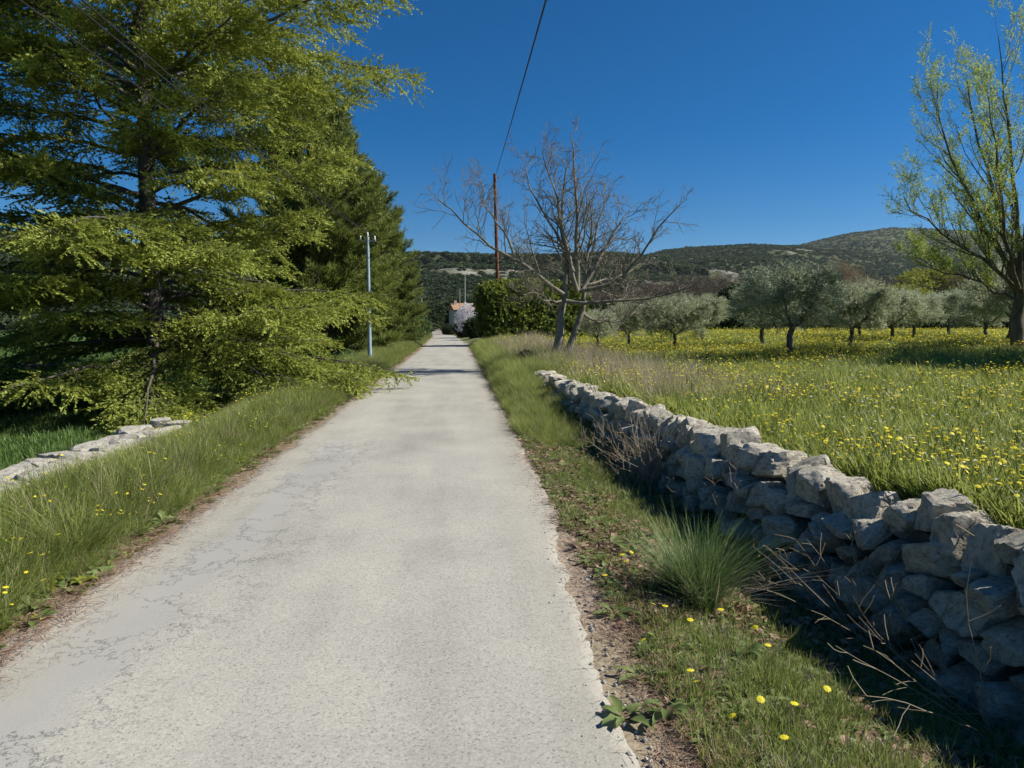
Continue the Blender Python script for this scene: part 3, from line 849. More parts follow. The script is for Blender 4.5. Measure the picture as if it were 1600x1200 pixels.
def olive(seed, spread=1.0):
    rs = np.random.default_rng(seed)
    gw = Geo(); gl = Geo()
    th = 1.15 + 0.2 * rs.random()
    trunk = smooth_limb([(0, 0, -0.1), (0.05, 0.03, 0.35), (-0.04, 0.05, 0.75), (0.03, -0.02, th)], 0.115, 0.09, 9, rs, 0.02)
    trunk[1][0] = 0.16
    limbs = []
    n = 4
    for k in range(n):
        a = k * 6.283 / n + rs.normal(0, 0.3)
        l = (1.0 + 0.4 * rs.random()) * spread
        d = np.array([math.cos(a), math.sin(a), 0])
        limbs.append(smooth_limb([trunk[0][-1], trunk[0][-1] + d * l * 0.45 + (0, 0, 0.4), trunk[0][-1] + d * l * 0.8 + (0, 0, 1.0), trunk[0][-1] + d * l + (0, 0, 1.6)], 0.065, 0.02, 8, rs, 0.03))
    l2 = child_branches(limbs, 5, 0.55, 0.9, 0.25, 0.15, 0.18, rs, 0.5)
    l3 = child_branches(l2, 5, 0.55, 0.8, 0.2, 0.0, 0.2, rs, 0.5)
    l4 = child_branches(l3, 2, 0.6, 0.7, 0.3, -0.1, 0.2, rs, 0.5, 4)
    add_limbs(gw, [trunk], 10); add_limbs(gw, limbs, 7); add_limbs(gw, l2, 5); add_limbs(gw, l3, 3); add_limbs(gw, l4, 3)
    P1, D1 = ends(l3, 8, rs, 0.2); P2, D2 = ends(l4, 7, rs, 0.1)
    d3 = unit(rs.normal(size=(1100, 3)))
    bmp = np.array([1 + 0.35 * mnoise.noise(Vector((a * 2 + seed, b * 2, c_ * 2))) for a, b, c_ in d3])
    P3 = d3 * (bmp * (0.62 + 0.38 * rs.random(1100) ** 0.5))[:, None] * np.array([1.5 * spread, 1.5 * spread, 1.15]) + np.array([0, 0, th + 1.25])
    P_ = np.concatenate([P1, P2, P3]); D_ = np.concatenate([D1, D2, unit(d3 + np.array([0, 0, 0.5]))])
    D_ = unit(D_ + rs.normal(0, 0.6, D_.shape) + np.array([0, 0, 0.1]))
    pk = rs.integers(0, 4, len(P_))
    tin = 0.15 + 0.45 * rs.random(len(P_))
    for k in range(4):
        w = pk == k
        tv, tf, tt = olive_tw[k]
        stamp(gl, tv, tf, tt, P_[w], frames(D_[w], rs.random(w.sum()) * 6.28), 0.8 + 0.6 * rs.random(w.sum()), 0, tin[w])
    top = max(v[:, 2].max() for v in gl.V)
    return gw.mesh('olive_trunk', M['olive_bark'], True), gl.mesh('olive_crown', M['olive']), top

OL = [olive(101), olive(102, 1.1), olive(103, 0.95)]
olives = [(1235, 562, 400, 'nearest olive tree, alone in front, round grey-green crown'),
          (1330, 546, 428, 'broad olive tree just right of the nearest one'),
          (1393, 536, 440, 'olive tree third to the right in the receding row'),
          (1426, 532, 450, 'olive tree fourth to the right, before the low hedge'),
          (1342, 531, 450, 'olive tree mostly hidden behind the broad one'),
          (1190, 541, 428, 'olive tree close behind the nearest one, on its left'),
          (1098, 536, 455, 'small olive tree with round crown at the field edge, left of the group'),
          (1054, 551, 452, 'olive tree with a leaning trunk right of the bare walnut'),
          (982, 545, 462, 'olive tree seen through the bare walnut branches'),
          (933, 548, 480, 'thin olive tree right behind the walnut trunk'),
          (1539, 534, 436, 'dark olive tree with a slanting trunk left of the almond'),
          (1482, 528, 446, 'distant olive tree in the middle of the right-hand gap'),
          (1579, 541, 400, 'spreading dark olive tree beside the almond trunk')]
for k, (px, py, ty, lab) in enumerate(olives):
    p = on_ground(px, py)
    h = py_z(px, ty, p[1]) - p[2]
    me = OL[k % 3]
    place_tree('olive_tree', me[:2], p - (0, 0, 0.02), R(67 * k + 20), h / me[2] * 1.2, lab, 'tree', 'olive trees in the orchard', 1 / 1.2)

# ---- bare walnut, main limbs laid out as they grow
WD = on_ground(878, 563)
def wpt(cx, cy, off=0.0):   # coordinates in an enlarged view of the tree
    return at_depth(660 + cx * 0.35, 180 + cy * 0.35, WD[1] + off) - WD
rs = np.random.default_rng(77)
WL = [([(597, 1098), (618, 960), (626, 830), (640, 790), (660, 730), (640, 600), (610, 450), (640, 300), (650, 200)], 0.17, 0.012, 0.0, 0.5),
      ([(632, 1098), (690, 960), (718, 880), (712, 800), (740, 640), (770, 480), (740, 350)], 0.13, 0.012, 0.1, 0.6),
      ([(630, 800), (540, 735), (430, 650), (330, 600), (230, 545), (150, 460), (135, 400), (70, 375)], 0.075, 0.015, 0.0, -1.2),
      ([(410, 632), (390, 560), (330, 480), (270, 380), (260, 290)], 0.04, 0.012, -0.7, -1.2),
      ([(690, 785), (655, 640), (625, 480), (600, 330), (530, 220), (535, 160)], 0.085, 0.012, 0.1, -0.6),
      ([(692, 780), (695, 600), (690, 420), (675, 250), (680, 150), (660, 80)], 0.095, 0.012, 0.2, 0.3),
      ([(675, 700), (620, 560), (520, 410), (470, 290), (450, 200)], 0.06, 0.01, 0.0, 0.9),
      ([(715, 775), (790, 660), (850, 520), (900, 460), (960, 390)], 0.07, 0.012, 0.2, 1.4),
      ([(700, 785), (830, 770), (940, 680), (1000, 590), (1060, 480), (1150, 400)], 0.08, 0.012, 0.2, -0.8),
      ([(640, 830), (800, 840), (950, 830), (1100, 800), (1200, 770), (1260, 720)], 0.07, 0.012, 0.0, -1.0),
      ([(710, 880), (780, 930), (900, 920), (960, 860)], 0.05, 0.01, 0.2, 1.2),
      ([(740, 740), (760, 560), (810, 400), (820, 300)], 0.06, 0.01, 0.3, 1.8),
      ([(620, 830), (540, 830), (490, 790), (440, 800)], 0.045, 0.01, 0.0, -0.9),
      ([(690, 770), (560, 690), (480, 660), (420, 640)], 0.05, 0.01, 0.2, 2.4),
      ([(700, 770), (800, 740), (900, 720), (1010, 640)], 0.05, 0.01, 0.3, 2.6)]
limbs = []
for pts, r0, r1, o0, o1 in WL:
    q = [wpt(cx, cy, o0 + (o1 - o0) * i / (len(pts) - 1)) for i, (cx, cy) in enumerate(pts)]
    limbs.append(smooth_limb(q, r0, r1, 10, rs, 0.03))
limbs = [(a_, b_ * 1.05) for a_, b_ in limbs]
l2 = child_branches(limbs[2:] + [(a_[4:], b_[4:]) for a_, b_ in limbs[:2]], 16, 0.36, 0.85, 0.12, 0.12, 0.2, rs, 0.5, 6, 0.7, 1.0, 0.006)
l3 = child_branches(l2, 7, 0.5, 0.8, 0.12, 0.12, 0.22, rs, 0.65, 5, 0.3, 1.0, 0.0065)
l4 = child_branches(l3, 2, 0.45, 0.75, 0.25, 0.1, 0.2, rs, 0.7, 4, 0.16, 1.0, 0.005)
gw = Geo()
add_limbs(gw, limbs, 9); add_limbs(gw, l2, 5); add_limbs(gw, l3, 4); add_limbs(gw, l4, 3)
t = empty('walnut_tree', WD)
link('trunk', gw.mesh('walnut_trunk', M['walnut_bark'], True), t)
gl = Geo()
Pb, Db = ends(l4 + l3, 1, rs, 0.85)
bud = leaf_twig(5, 2, 0.03, 0.03, 0.012)
stamp(gl, *bud, Pb, frames(Db, rs.random(len(Pb)) * 6), 1.0, 0, 0.3 + 0.4 * rs.random(len(Pb)))
link('bud', gl.mesh('walnut_buds', M['tan_twig']), t)['kind'] = 'stuff'
tag(t, 'bare pale walnut tree with crooked spreading limbs beside the wooden pole', 'tree')

# ---- almond at the right edge, young leaves along upright shoots
AD = on_ground(1593, 549)
def apt(px, py, off=0.0): return at_depth(px, py, AD[1] + off) - AD
rs = np.random.default_rng(91)
AL = [([(1593, 551), (1590, 510), (1594, 470), (1592, 440)], 0.20, 0.15, 0, 0),
      ([(1592, 455), (1545, 408), (1480, 372), (1440, 335), (1412, 305)], 0.07, 0.01, 0, -1.5),
      ([(1590, 450), (1560, 390), (1500, 280), (1470, 200), (1452, 120)], 0.08, 0.01, 0, -0.6),
      ([(1592, 445), (1570, 360), (1535, 250), (1510, 110)], 0.08, 0.01, 0, 0.8),
      ([(1593, 440), (1588, 330), (1575, 190), (1560, 55)], 0.09, 0.01, 0, -0.8),
      ([(1594, 440), (1610, 320), (1625, 180), (1640, 50)], 0.09, 0.01, 0, 0.6),
      ([(1595, 450), (1650, 350), (1690, 230), (1700, 120)], 0.08, 0.01, 0, -0.5),
      ([(1597, 455), (1680, 400), (1750, 320), (1790, 220)], 0.07, 0.01, 0, 0.8),
      ([(1590, 470), (1530, 440), (1470, 425), (1430, 400)], 0.05, 0.01, 0, 1.6),
      ([(1590, 460), (1540, 395), (1520, 330), (1490, 240)], 0.06, 0.01, 0.2, 2.5),
      ([(1592, 450), (1570, 380), (1560, 270), (1545, 150)], 0.07, 0.01, -0.2, -2.4)]
limbs = []
for pts, r0, r1, o0, o1 in AL:
    q = [apt(cx, cy, o0 + (o1 - o0) * i / (len(pts) - 1)) for i, (cx, cy) in enumerate(pts)]
    limbs.append(smooth_limb(q, r0, r1, 10, rs, 0.04))
l2 = child_branches(limbs[1:], 17, 0.36, 0.6, 0.12, 0.4, 0.12, rs, 0.5, 6, 0.7)
l3 = child_branches(l2, 6, 0.45, 0.55, 0.15, 0.3, 0.12, rs, 0.55, 5, 0.25)
gw = Geo(); gl = Geo()
add_limbs(gw, limbs, 9); add_limbs(gw, l2, 5); add_limbs(gw, l3, 3)
P1, D1 = ends(l3, 7, rs, 0.05); P2, D2 = ends(l2, 7, rs, 0.25)
P_ = np.concatenate([P1, P2]); D_ = unit(np.concatenate([D1, D2]) + rs.normal(0, 0.45, (len(P1) + len(P2), 3)))
pk = rs.integers(0, 4, len(P_))
for k in range(4):
    w = pk == k
    stamp(gl, *almond_tw[k], P_[w], frames(D_[w], rs.random(w.sum()) * 6), 0.7 + 0.6 * rs.random(w.sum()), 0, 0.15 + 0.5 * rs.random(w.sum()))
alm = (gw.mesh('almond_trunk', M['almond_bark'], True), gl.mesh('almond_crown', M['almond']))
place_tree('almond_tree', alm, AD - (0, 0, 0.03), 0, 1.0, 'tall almond tree with upright shoots and young leaves at the right edge', 'tree')
x, y = 19.5, 15.6
place_tree('olive_tree', OL[1][:2], (x, y, gz(x, y)), R(30), 1.75, 'large olive just outside the right edge, its shadow across the meadow', 'tree', 'olive trees in the orchard')
x, y = 14.9, 14.9
place_tree('olive_tree', OL[0][:2], (16.6, 14.9, gz(16.6, 14.9)), R(200), 1.15, 'olive outside the right edge near the wall, its shadow on the grass', 'tree', 'olive trees in the orchard')

# ------------------------------------------------------------------ hedges, bushes and far thickets: leaf masses on stems
def leafy_mass(seed, rx, ry, h, n, mat, tw, box=0.0, bumps=0.25, zlow=0.05, tscale=1.0, stems=6, bark='olive_bark', fill=0.35):
    """leaves through an uneven volume; box > 0 makes it a clipped hedge"""
    rs = np.random.default_rng(seed)
    d = unit(rs.normal(size=(n, 3)))
    if box:
        pw = 1.0 / (np.abs(d[:, 0]) ** 6 + np.abs(d[:, 1]) ** 6 + np.abs(d[:, 2]) ** 6) ** (1 / 6)
        d = d * pw[:, None]
    depth = 1 - fill * rs.random(n) ** 2
    bump = np.array([1 + bumps * mnoise.noise(Vector((a * 2.3 + seed, b * 2.3, c_ * 2.3))) for a, b, c_ in d])
    q = d * (depth * bump)[:, None]
    P_ = q * np.array([rx, ry, h * 0.5]) + np.array([0, 0, h * 0.5 + zlow])
    P_[:, 2] = np.maximum(P_[:, 2], zlow * rs.random(n))
    gl = Geo()
    D_ = unit(d + rs.normal(0, 0.6, d.shape) + np.array([0, 0, 0.3]))
    pk = rs.integers(0, len(tw), n)
    tin = 0.1 + 0.5 * rs.random(n) + 0.12 * (bump - 1) / max(bumps, 0.01)
    for k in range(len(tw)):
        w = pk == k
        stamp(gl, *tw[k], P_[w], frames(D_[w], rs.random(w.sum()) * 6.28), tscale * (0.7 + 0.6 * rs.random(w.sum())), 0, tin[w])
    gw = Geo(); st = []
    for k in range(stems):
        a = rs.random() * 6.283; r_ = 0.6 * rs.random() ** 0.5
        e = np.array([math.cos(a) * rx * r_, math.sin(a) * ry * r_, h * (0.55 + 0.3 * rs.random())])
        b = np.array([e[0] * (0.9 if box else 0.2), e[1] * (0.9 if box else 0.2), -0.05])
        st.append(smooth_limb([b, (b + e) / 2 + rs.normal(0, 0.08, 3), e], 0.03 + 0.012 * h, 0.01, 6))
    add_limbs(gw, st, 5)
    add_limbs(gw, child_branches(st, 4, 0.5, 0.7, 0.4, 0.1, 0.15, rs, 0.5), 3)
    return gw.mesh('stems', M[bark], True), gl.mesh('foliage', M[mat])

def place_mass(name, me, loc, rz, label, cat, group=None, s=(1, 1, 1)):
    t = empty(name, loc, rz); t.scale = s
    link('stem', me[0], t)['kind'] = 'stuff'; link('foliage', me[1], t)
    return tag(t, label, cat, group)

far_tw = [leaf_twig(60 + k, 10, 0.5, 0.24, 0.13) for k in range(3)]
stick_tw = [leaf_twig(70 + k, 12, 0.9, 0.55, 0.018, 0.6) for k in range(3)]

# tall clipped cypress hedge right of the road
p = at_depth(757, 528, 47); q = at_depth(905, 528, 50)
hd = q - p; ln = float(np.hypot(hd[0], hd[1]))
me = leafy_mass(201, ln / 2, 1.1, 3.7, 5500, 'hedge', bush_tw, 1.0, 0.10, 0.05, 2.1, 10)
c0 = (p + q) / 2
place_mass('clipped_hedge', me, (c0[0], c0[1], gz(c0[0], c0[1])), math.atan2(hd[1], hd[0]), 'tall clipped dark green hedge behind the wooden pole', 'hedge')
# low dark hedges closing the orchard
lowh = leafy_mass(202, 9, 1.0, 2.1, 5000, 'dark_leaf', far_tw, 1.0, 0.22, 0.05, 1.0, 8)
for k, (px, D, s, lab) in enumerate([(985, 62, 1.0, 'low dark hedge behind the orchard, left stretch by the walnut'), (1235, 66, 1.05, 'low dark hedge behind the nearest olive tree'),
                                (1480, 68, 1.0, 'low dark hedge at the back of the orchard, right stretch'), (1740, 66, 1.0, 'low dark hedge at the back, running out of the right edge')]):
    x = px_x(px, D)
    place_mass('low_hedge', lowh, (x, D, gz(x, D)), R((-2, 1, 3, 2)[k]), lab, 'hedge', 'hedges at the back of the orchard', (s, 1, s))
# leafless woods and spring trees between orchard and hills
bare = [leafy_mass(210 + k, 3.4, 3.0, 6.0, 1800, 'twig', stick_tw, 0, 0.3, 0.6, 1.0, 7, 'walnut_bark', 0.6) for k in range(2)]
lime = leafy_mass(214, 3.6, 3.2, 5.6, 2600, 'lime_leaf', far_tw, 0, 0.35, 0.5, 0.8, 7)
dk = leafy_mass(216, 2.6, 2.6, 5.0, 2600, 'dark_leaf', far_tw, 0, 0.35, 0.3, 0.9, 6)
tan = leafy_mass(215, 3.2, 2.6, 6.2, 2200, 'tan_twig', stick_tw, 0, 0.3, 0.5, 0.9, 6)
thick = [(1010, 445, 100, 0, 'leafless brown tree behind the walnut'), (1075, 440, 96, 1, 'leafless brown tree left of the small olive'),
         (1130, 437, 105, 0, 'leafless brown thicket tree above the small olive'), (1150, 452, 84, 3, 'dark evergreen tree between the small and the nearest olive'),
         (1300, 432, 110, 1, 'brown bare tree right behind the nearest olive'), (1375, 440, 104, 0, 'brown bare tree behind the receding olives'),
         (1450, 422, 112, 2, 'bright yellow-green spring tree under the far hill'), (1495, 428, 108, 1, 'brown bare tree right of the yellow-green tree'),
         (1405, 448, 92, 2, 'small yellow-green tree left of the brighter one'), (1545, 436, 104, 0, 'brown bare tree behind the almond, left of its trunk'),
         (1620, 430, 108, 3, 'dark evergreen tree behind the almond at the right edge'), (1235, 440, 118, 0, 'brown bare tree hidden behind the nearest olive crown'),
         (940, 452, 88, 1, 'leafless tree behind the clipped hedge end'), (870, 448, 92, 0, 'leafless brown tree above the clipped hedge')]
for k, (px, ty, D, kind, lab) in enumerate(thick):
    x = px_x(px, D); z = gz(x, D)
    h = py_z(px, ty, D) - z
    me, hh = ((bare[0], 6.6), (bare[1], 6.6), (lime, 6.1), (dk, 5.3))[kind]
    place_mass(('bare_tree', 'bare_tree', 'spring_tree', 'evergreen_tree')[kind], me, (x, D, z), R(40 * k), lab, 'tree', 'trees between the orchard and the hills', (h / hh * 1.15, h / hh * 1.15, h / hh))
x = px_x(790, 72)
back = [(-16, 150, 3, 1.5, 'dark evergreen left of the road end'), (6, 158, 3, 1.35, 'dark evergreen rising behind the house roof'), (14, 170, 0, 1.5, 'leafless tree behind the house'),
        (-9, 178, 3, 1.7, 'tall dark evergreen where the road vanishes'), (22, 165, 3, 1.4, 'dark evergreen behind the clipped hedge, nearest the house'), (32, 175, 1, 1.5, 'leafless tree beyond the clipped hedge'),
        (1, 190, 3, 1.6, 'dark evergreen straight beyond the road end'), (-24, 180, 0, 1.7, 'leafless tree far left of the road end'), (42, 180, 3, 1.5, 'far dark evergreen right of the clipped hedge')]
for k, (x, D, kind, s_, lab) in enumerate(back):
    me = (bare[0], bare[1], lime, dk)[kind]
    place_mass(('bare_tree', 'bare_tree', 'spring_tree', 'evergreen_tree')[kind], me, (x, D, gz(x, D) - 0.1), k, lab, 'tree', 'trees behind the house', (s_ * 1.2, s_ * 1.1, s_))
place_mass('budding_tree', tan, (x, 72, gz(x, 72)), 0, 'tan budding tree showing above the clipped hedge by the pole', 'tree', None, (1.15, 1.1, 1.0))
# bushes under the trees on the left side of the road
bush = [leafy_mass(220 + k, 1.4, 1.3, 2.0, 1500, 'bush_leaf', bush_tw, 0, 0.3, 0.05, 1.5, 5) for k in range(2)]
for k, (x, y, s, lab) in enumerate([(-4.6, 52, 1.0, 'green bush at the verge under the fourth pine'), (-4.7, 58, 1.1, 'green bush under the fifth pine'),
                               (-4.8, 64, 1.2, 'green bush between the pines and the grey cedar'), (-4.9, 71, 1.2, 'green bush in front of the nearer grey cedar'),
                               (-5.1, 79, 1.2, 'green bush between the two grey cedars'), (-5.4, 90, 1.3, 'last green bush before the road bends')]):
    place_mass('roadside_bush', bush[k % 2], (x, y, gz(x, y)), k, lab, 'bush', 'bushes on the left verge', (s, s, s))
# blossom tree by the house, dark shrubs round it
blo = leafy_mass(230, 1.9, 1.6, 3.3, 1500, 'blossom', [leaf_twig(80 + k, 10, 0.30, 0.09, 0.07, 1.0) for k in range(3)], 0, 0.3, 0.3, 1.0, 9, 'almond_bark', 0.6)
x = px_x(738, 78)
place_mass('blossom_tree', blo, (x, 78, gz(x, 78)), 0, 'small white blossoming tree in front of the house', 'tree')
dks = leafy_mass(231, 1.3, 1.1, 1.7, 1500, 'dark_leaf', bush_tw, 0, 0.3, 0.05, 1.5, 5)
for px, D, s, lab in [(748, 66, 1.0, 'dark shrub between the blossom tree and the hedge'), (728, 82, 1.0, 'dark shrub at the foot of the blossom tree'), (701, 118, 0.9, 'dark shrub against the house corner by the road')]:
    x = px_x(px, D)
    place_mass('dark_shrub', dks, (x, D, gz(x, D)), D, lab, 'shrub', None, (s, s, s))
p = on_ground(822, 574)
place_mass('dark_shrub', dks, p, 1.0, 'small dark shrub in the verge beside loose white stones', 'shrub', None, (0.24, 0.24, 0.26))

# ------------------------------------------------------------------ house at the road's end
def box(g, x0, x1, y0, y1, z0, z1, mat=0):
    v = np.array([[x, y, z] for z in (z0, z1) for y in (y0, y1) for x in (x0, x1)], float)
    f = np.array([[0, 2, 3, 1], [4, 5, 7, 6], [0, 1, 5, 4], [2, 6, 7, 3], [0, 4, 6, 2], [1, 3, 7, 5]])
    g.add(v, f, mat)
def part(name, boxes, mat, parent, mats=None):
    g = Geo()
    for b in boxes: box(g, *b)
    o = link(name, g.mesh(name, mat), parent)
    bv = o.modifiers.new('bevel', 'BEVEL'); bv.width = 0.01; bv.segments = 1
    return o
M['render_wall'] = plain_mat('cream_render', (0.46, 0.38, 0.27), (0.60, 0.51, 0.38), 1.5, 0.9, 0, 0.2)
M['roof_tile'] = plain_mat('clay_roof_tiles', (0.26, 0.14, 0.085), (0.44, 0.27, 0.17), 4, 0.85, 0, 0.3)
M['shutter'] = plain_mat('grey_blue_shutter', (0.12, 0.14, 0.17), (0.2, 0.22, 0.25), 4, 0.6)
M['dark_wood'] = plain_mat('dark_eaves', (0.06, 0.04, 0.04), (0.12, 0.08, 0.07), 4, 0.8)
HX, HY = -0.3, 128.0
hz = -0.62
house = empty('house', (HX, HY, hz), R(10))
part('wall', [(0, 9, 0, 7, 0, 4.6)], M['render_wall'], house)
part('eaves', [(-0.25, 9.25, -0.3, 0.0, 4.35, 4.62)], M['dark_wood'], house)
g = Geo()
yy = np.linspace(-0.45, 3.5, 14); zz = 4.62 + (yy + 0.45) * 0.34
nxr = 90
xx = np.linspace(-0.35, 9.35, nxr)
XX, YY = np.meshgrid(xx, yy); ZZ = np.interp(YY, yy, zz) + 0.05 * np.abs(np.sin(XX * np.pi / 0.22)) + 0.04 * ((YY * 3.3) % 1)
ii = np.arange(XX.size).reshape(XX.shape)
g.add(np.stack([XX, YY, ZZ], -1).reshape(-1, 3), np.stack([ii[:-1, :-1], ii[:-1, 1:], ii[1:, 1:], ii[1:, :-1]], -1).reshape(-1, 4))
g.add(np.stack([XX, 7.0 - YY, ZZ], -1).reshape(-1, 3), np.stack([ii[:-1, :-1], ii[1:, :-1], ii[1:, 1:], ii[:-1, 1:]], -1).reshape(-1, 4))
g.add([[0, 0, 4.6], [0, 7, 4.6], [0, 3.5, 5.95], [9, 0, 4.6], [9, 7, 4.6], [9, 3.5, 5.95]], np.array([[0, 2, 1], [3, 4, 5]]))
roof = link('roof', g.mesh('roof', M['roof_tile'], True), house)
ch = part('chimney', [(0.3, 0.8, 2.6, 3.2, 5.2, 6.5)], M['render_wall'], roof)
w = part('window', [(1.1, 2.0, -0.03, 0.02, 2.5, 3.8)], M['shutter'], house)
part('sill', [(1.0, 2.1, -0.12, -0.032, 2.40, 2.495)], M['pole_grey'], w)
part('window', [(4.1, 5.0, -0.03, 0.02, 2.5, 3.8)], M['shutter'], house)
part('door', [(2.9, 3.9, -0.04, 0.02, 0, 2.1)], M['dark_wood'], house)
tag(house, 'cream house with a tiled roof at the end of the road', 'house')
gw_ = empty('garden_wall', (HX + 0.1, HY - 12, -0.58))
part('wall_face', [(0, 3.4, 0, 0.3, 0, 1.15)], M['stone'], gw_)
part('coping', [(-0.05, 3.45, -0.05, 0.35, 1.152, 1.23)], M['pale_stone'], gw_)
tag(gw_, 'low grey garden wall in front of the house', 'wall')

# ------------------------------------------------------------------ poles and cables
def pole(name, x, y, h, r, mat, label, arm=None, lean=(0, 0)):
    z = gz(x, y)
    t = empty(name, (x, y, z))
    g = Geo()
    n = np.linspace(0, 1, 8)
    P_ = np.stack([lean[0] * n, lean[1] * n, -0.3 + (h + 0.3) * n], -1)
    tubes(g, P_[None], (r * (1 - 0.28 * n))[None], 14)
    tp = np.array([lean[0], lean[1], h])
    k = g.n - 14
    g.add(np.vstack([g.V[-1][-14:], tp + (0, 0, 0.03)]), np.array([[i, (i + 1) % 14, 14] for i in range(14)]))
    link('shaft', g.mesh(name + '_shaft', M[mat], True), t)
    if arm == 'telecom':
        part('bracket', [(-0.10, 0.10, -r - 0.05, -r * 0.6, h - 0.32, h - 0.24)], M['steel'], t)
        part('clamp', [(-0.04, 0.04, -r - 0.12, -r - 0.052, h - 0.31, h - 0.25)], M['steel'], t)
    if arm == 'power':
        part('crossarm', [(-0.32, 0.32, -0.03, 0.03, h - 0.17, h - 0.11)], M['steel'], t)
        for dx in (-0.27, 0.0, 0.27):
            gg = Geo()
            zz_ = h - 0.108 if dx else h + 0.032
            n2 = np.linspace(0, 1, 9)
            pr = np.array([0.02, 0.045, 0.03, 0.05, 0.03, 0.045, 0.03, 0.035, 0.012])
            tubes(gg, np.stack([np.full(9, dx), np.zeros(9), zz_ + 0.16 * n2], -1)[None], pr[None], 10)
            link('insulator', gg.mesh('insulator', M['ceramic'], True), t)
    tag(t, label, 'pole')
    return np.array([x, y, z]) + tp

wp = on_ground(780, 531)
hw = (531 - 278) / F_PX * wp[1]
wood_top = pole('wooden_pole', wp[0], wp[1], hw, 0.145, 'pole_wood', 'reddish-brown wooden telephone pole standing in the right verge', 'telecom', (-0.30, 0))
bpos = on_ground(578, 566)
hb = (566 - 376) / F_PX * bpos[1]
blue_top = pole('metal_pole', bpos[0], bpos[1], hb, 0.085, 'pole_metal', 'pale blue metal power pole in front of the pines on the left', 'power')
back_top = pole('metal_pole', -3.6, -11.5, hb, 0.10, 'pole_metal', 'pale blue metal power pole behind the viewpoint, out of view', 'power')
far_l = at_depth(645, 545, 62)
far_a = pole('concrete_pole', -4.2, 61, 5.6, 0.10, 'pole_grey', 'thin grey pole against the grey cedar on the left', 'power')
far_b = pole('concrete_pole', -5.0, 98, 5.4, 0.09, 'pole_grey', 'small far grey pole under the second grey cedar')
far_r = pole('grey_pole', (727 - VX) / F_PX * 84, 84, CAM_H + (VY - 432) / F_PX * 84 - gz(1.04, 84), 0.085, 'pole_grey', 'thin grey pole rising above the blossom tree')
far_s = pole('grey_pole', (719 - VX) / F_PX * 106, 106, CAM_H + (VY - 452) / F_PX * 106 - gz(0.5, 106), 0.075, 'pole_grey', 'thinner grey pole just left of the blossom tree pole')

def cable(name, a, b, sag, r, label, parent=None):
    t = np.linspace(0, 1, 48)
    P_ = a + (b - a) * t[:, None]
    P_[:, 2] -= sag * 4 * t * (1 - t)
    g = Geo(); tubes(g, P_[None], np.full((1, 48), r), 6)
    o = link(name, g.mesh(name, M['cable'], True), parent)
    return tag(o, label, 'cable')
wt = wood_top + np.array([0, -0.24, -0.28])
near_end = np.array([1.25, -6.0, 8.2])
d0 = at_depth(846, 0, 11.0)
nb_ = d0 + (d0 - wt) * 0.8
# the near telephone pole stands behind the viewpoint
nx_, ny_ = float(nb_[0]), float(nb_[1])
cable('telephone_cable', wt, nb_, 0.25, 0.016, 'black telephone cable running overhead from the wooden pole')
cable('telephone_cable', wt + np.array([0, 0.2, 0]), far_r + np.array([0, 0, -0.15]), 0.9, 0.02, 'black telephone cable from the wooden pole to the far grey pole')
if ny_ < 1.0:
    pole('wooden_pole', nx_, ny_, float(nb_[2]) - gz(nx_, ny_) + 0.2, 0.14, 'pole_wood', 'wooden telephone pole behind the viewpoint, out of view', 'telecom')
for k, dx in enumerate((-0.27, 0.0, 0.27)):
    zo = 0.06 if dx else 0.19
    cable('power_line', blue_top + np.array([dx, 0, zo]), back_top + np.array([dx, 0, zo]), 0.55, 0.008,
          ('power line nearest the trees, running to the pale blue pole', 'middle power line running to the top of the pale blue pole', 'power line nearest the road, running to the pale blue pole')[k])
    cable('power_line', blue_top + np.array([dx, 0, zo]), far_a + np.array([dx, 0, zo]), 0.5, 0.008,
          ('far power line beyond the blue pole, nearest the trees', 'far power line beyond the blue pole, middle one', 'far power line beyond the blue pole, nearest the road')[k])

# ------------------------------------------------------------------ stones and walls
def stone_mesh(seed, mat, sub=3, cuts=8, rough=0.05, boxy=0.5):
    rs = np.random.default_rng(seed)
    bm = bmesh.new()
    bmesh.ops.create_icosphere(bm, subdivisions=sub, radius=1.0)
    planes = []
    for k in range(cuts):
        n = unit(rs.normal(size=3)); planes.append((Vector(n), 0.52 + 0.3 * rs.random()))
    for ax in range(3):
        for sg in (-1, 1):
            n = np.zeros(3); n[ax] = sg; n = unit(n + rs.normal(0, 0.24, 3)); planes.append((Vector(n), boxy + 0.16 * rs.random()))
    off = Vector(rs.random(3) * 50)
    for v in bm.verts:
        co = v.co.normalized()
        r = 1.0
        for n, d in planes:
            c_ = co.dot(n)
            if c_ > 1e-4: r = min(r, d / c_)
        p = co * r
        q = p + off
        r2 = mnoise.fractal(q * 2.0, 1.0, 2.1, 4) * rough * 0.9 + mnoise.fractal(q * 8.0, 1.0, 2.1, 4) * rough * 0.75
        r2 -= max(0.0, mnoise.noise(q * 4.0) - 0.3) * 0.15      # weathered pits
        v.co = p + co * r2
    mx = [max(abs(v.co[k]) for v in bm.verts) for k in range(3)]
    for v in bm.verts:
        v.co = Vector((v.co.x / mx[0], v.co.y / mx[1], v.co.z / mx[2])) * 0.5
    me = bpy.data.meshes.new('stone')
    bm.to_mesh(me); bm.free()
    me.materials.append(mat)
    for p in me.polygons: p.use_smooth = True
    try: me.set_sharp_from_angle(angle=R(24))
    except Exception: pass
    return me

SM = [stone_mesh(300 + k, M['stone'], 4 if k < 14 else 3) for k in range(24)]
SM = SM  # shared by every stone of the wall
PM = [stone_mesh(340 + k, M['pale_stone'], 3, 8, 0.05, 0.5) for k in range(8)]
rs = np.random.default_rng(55)

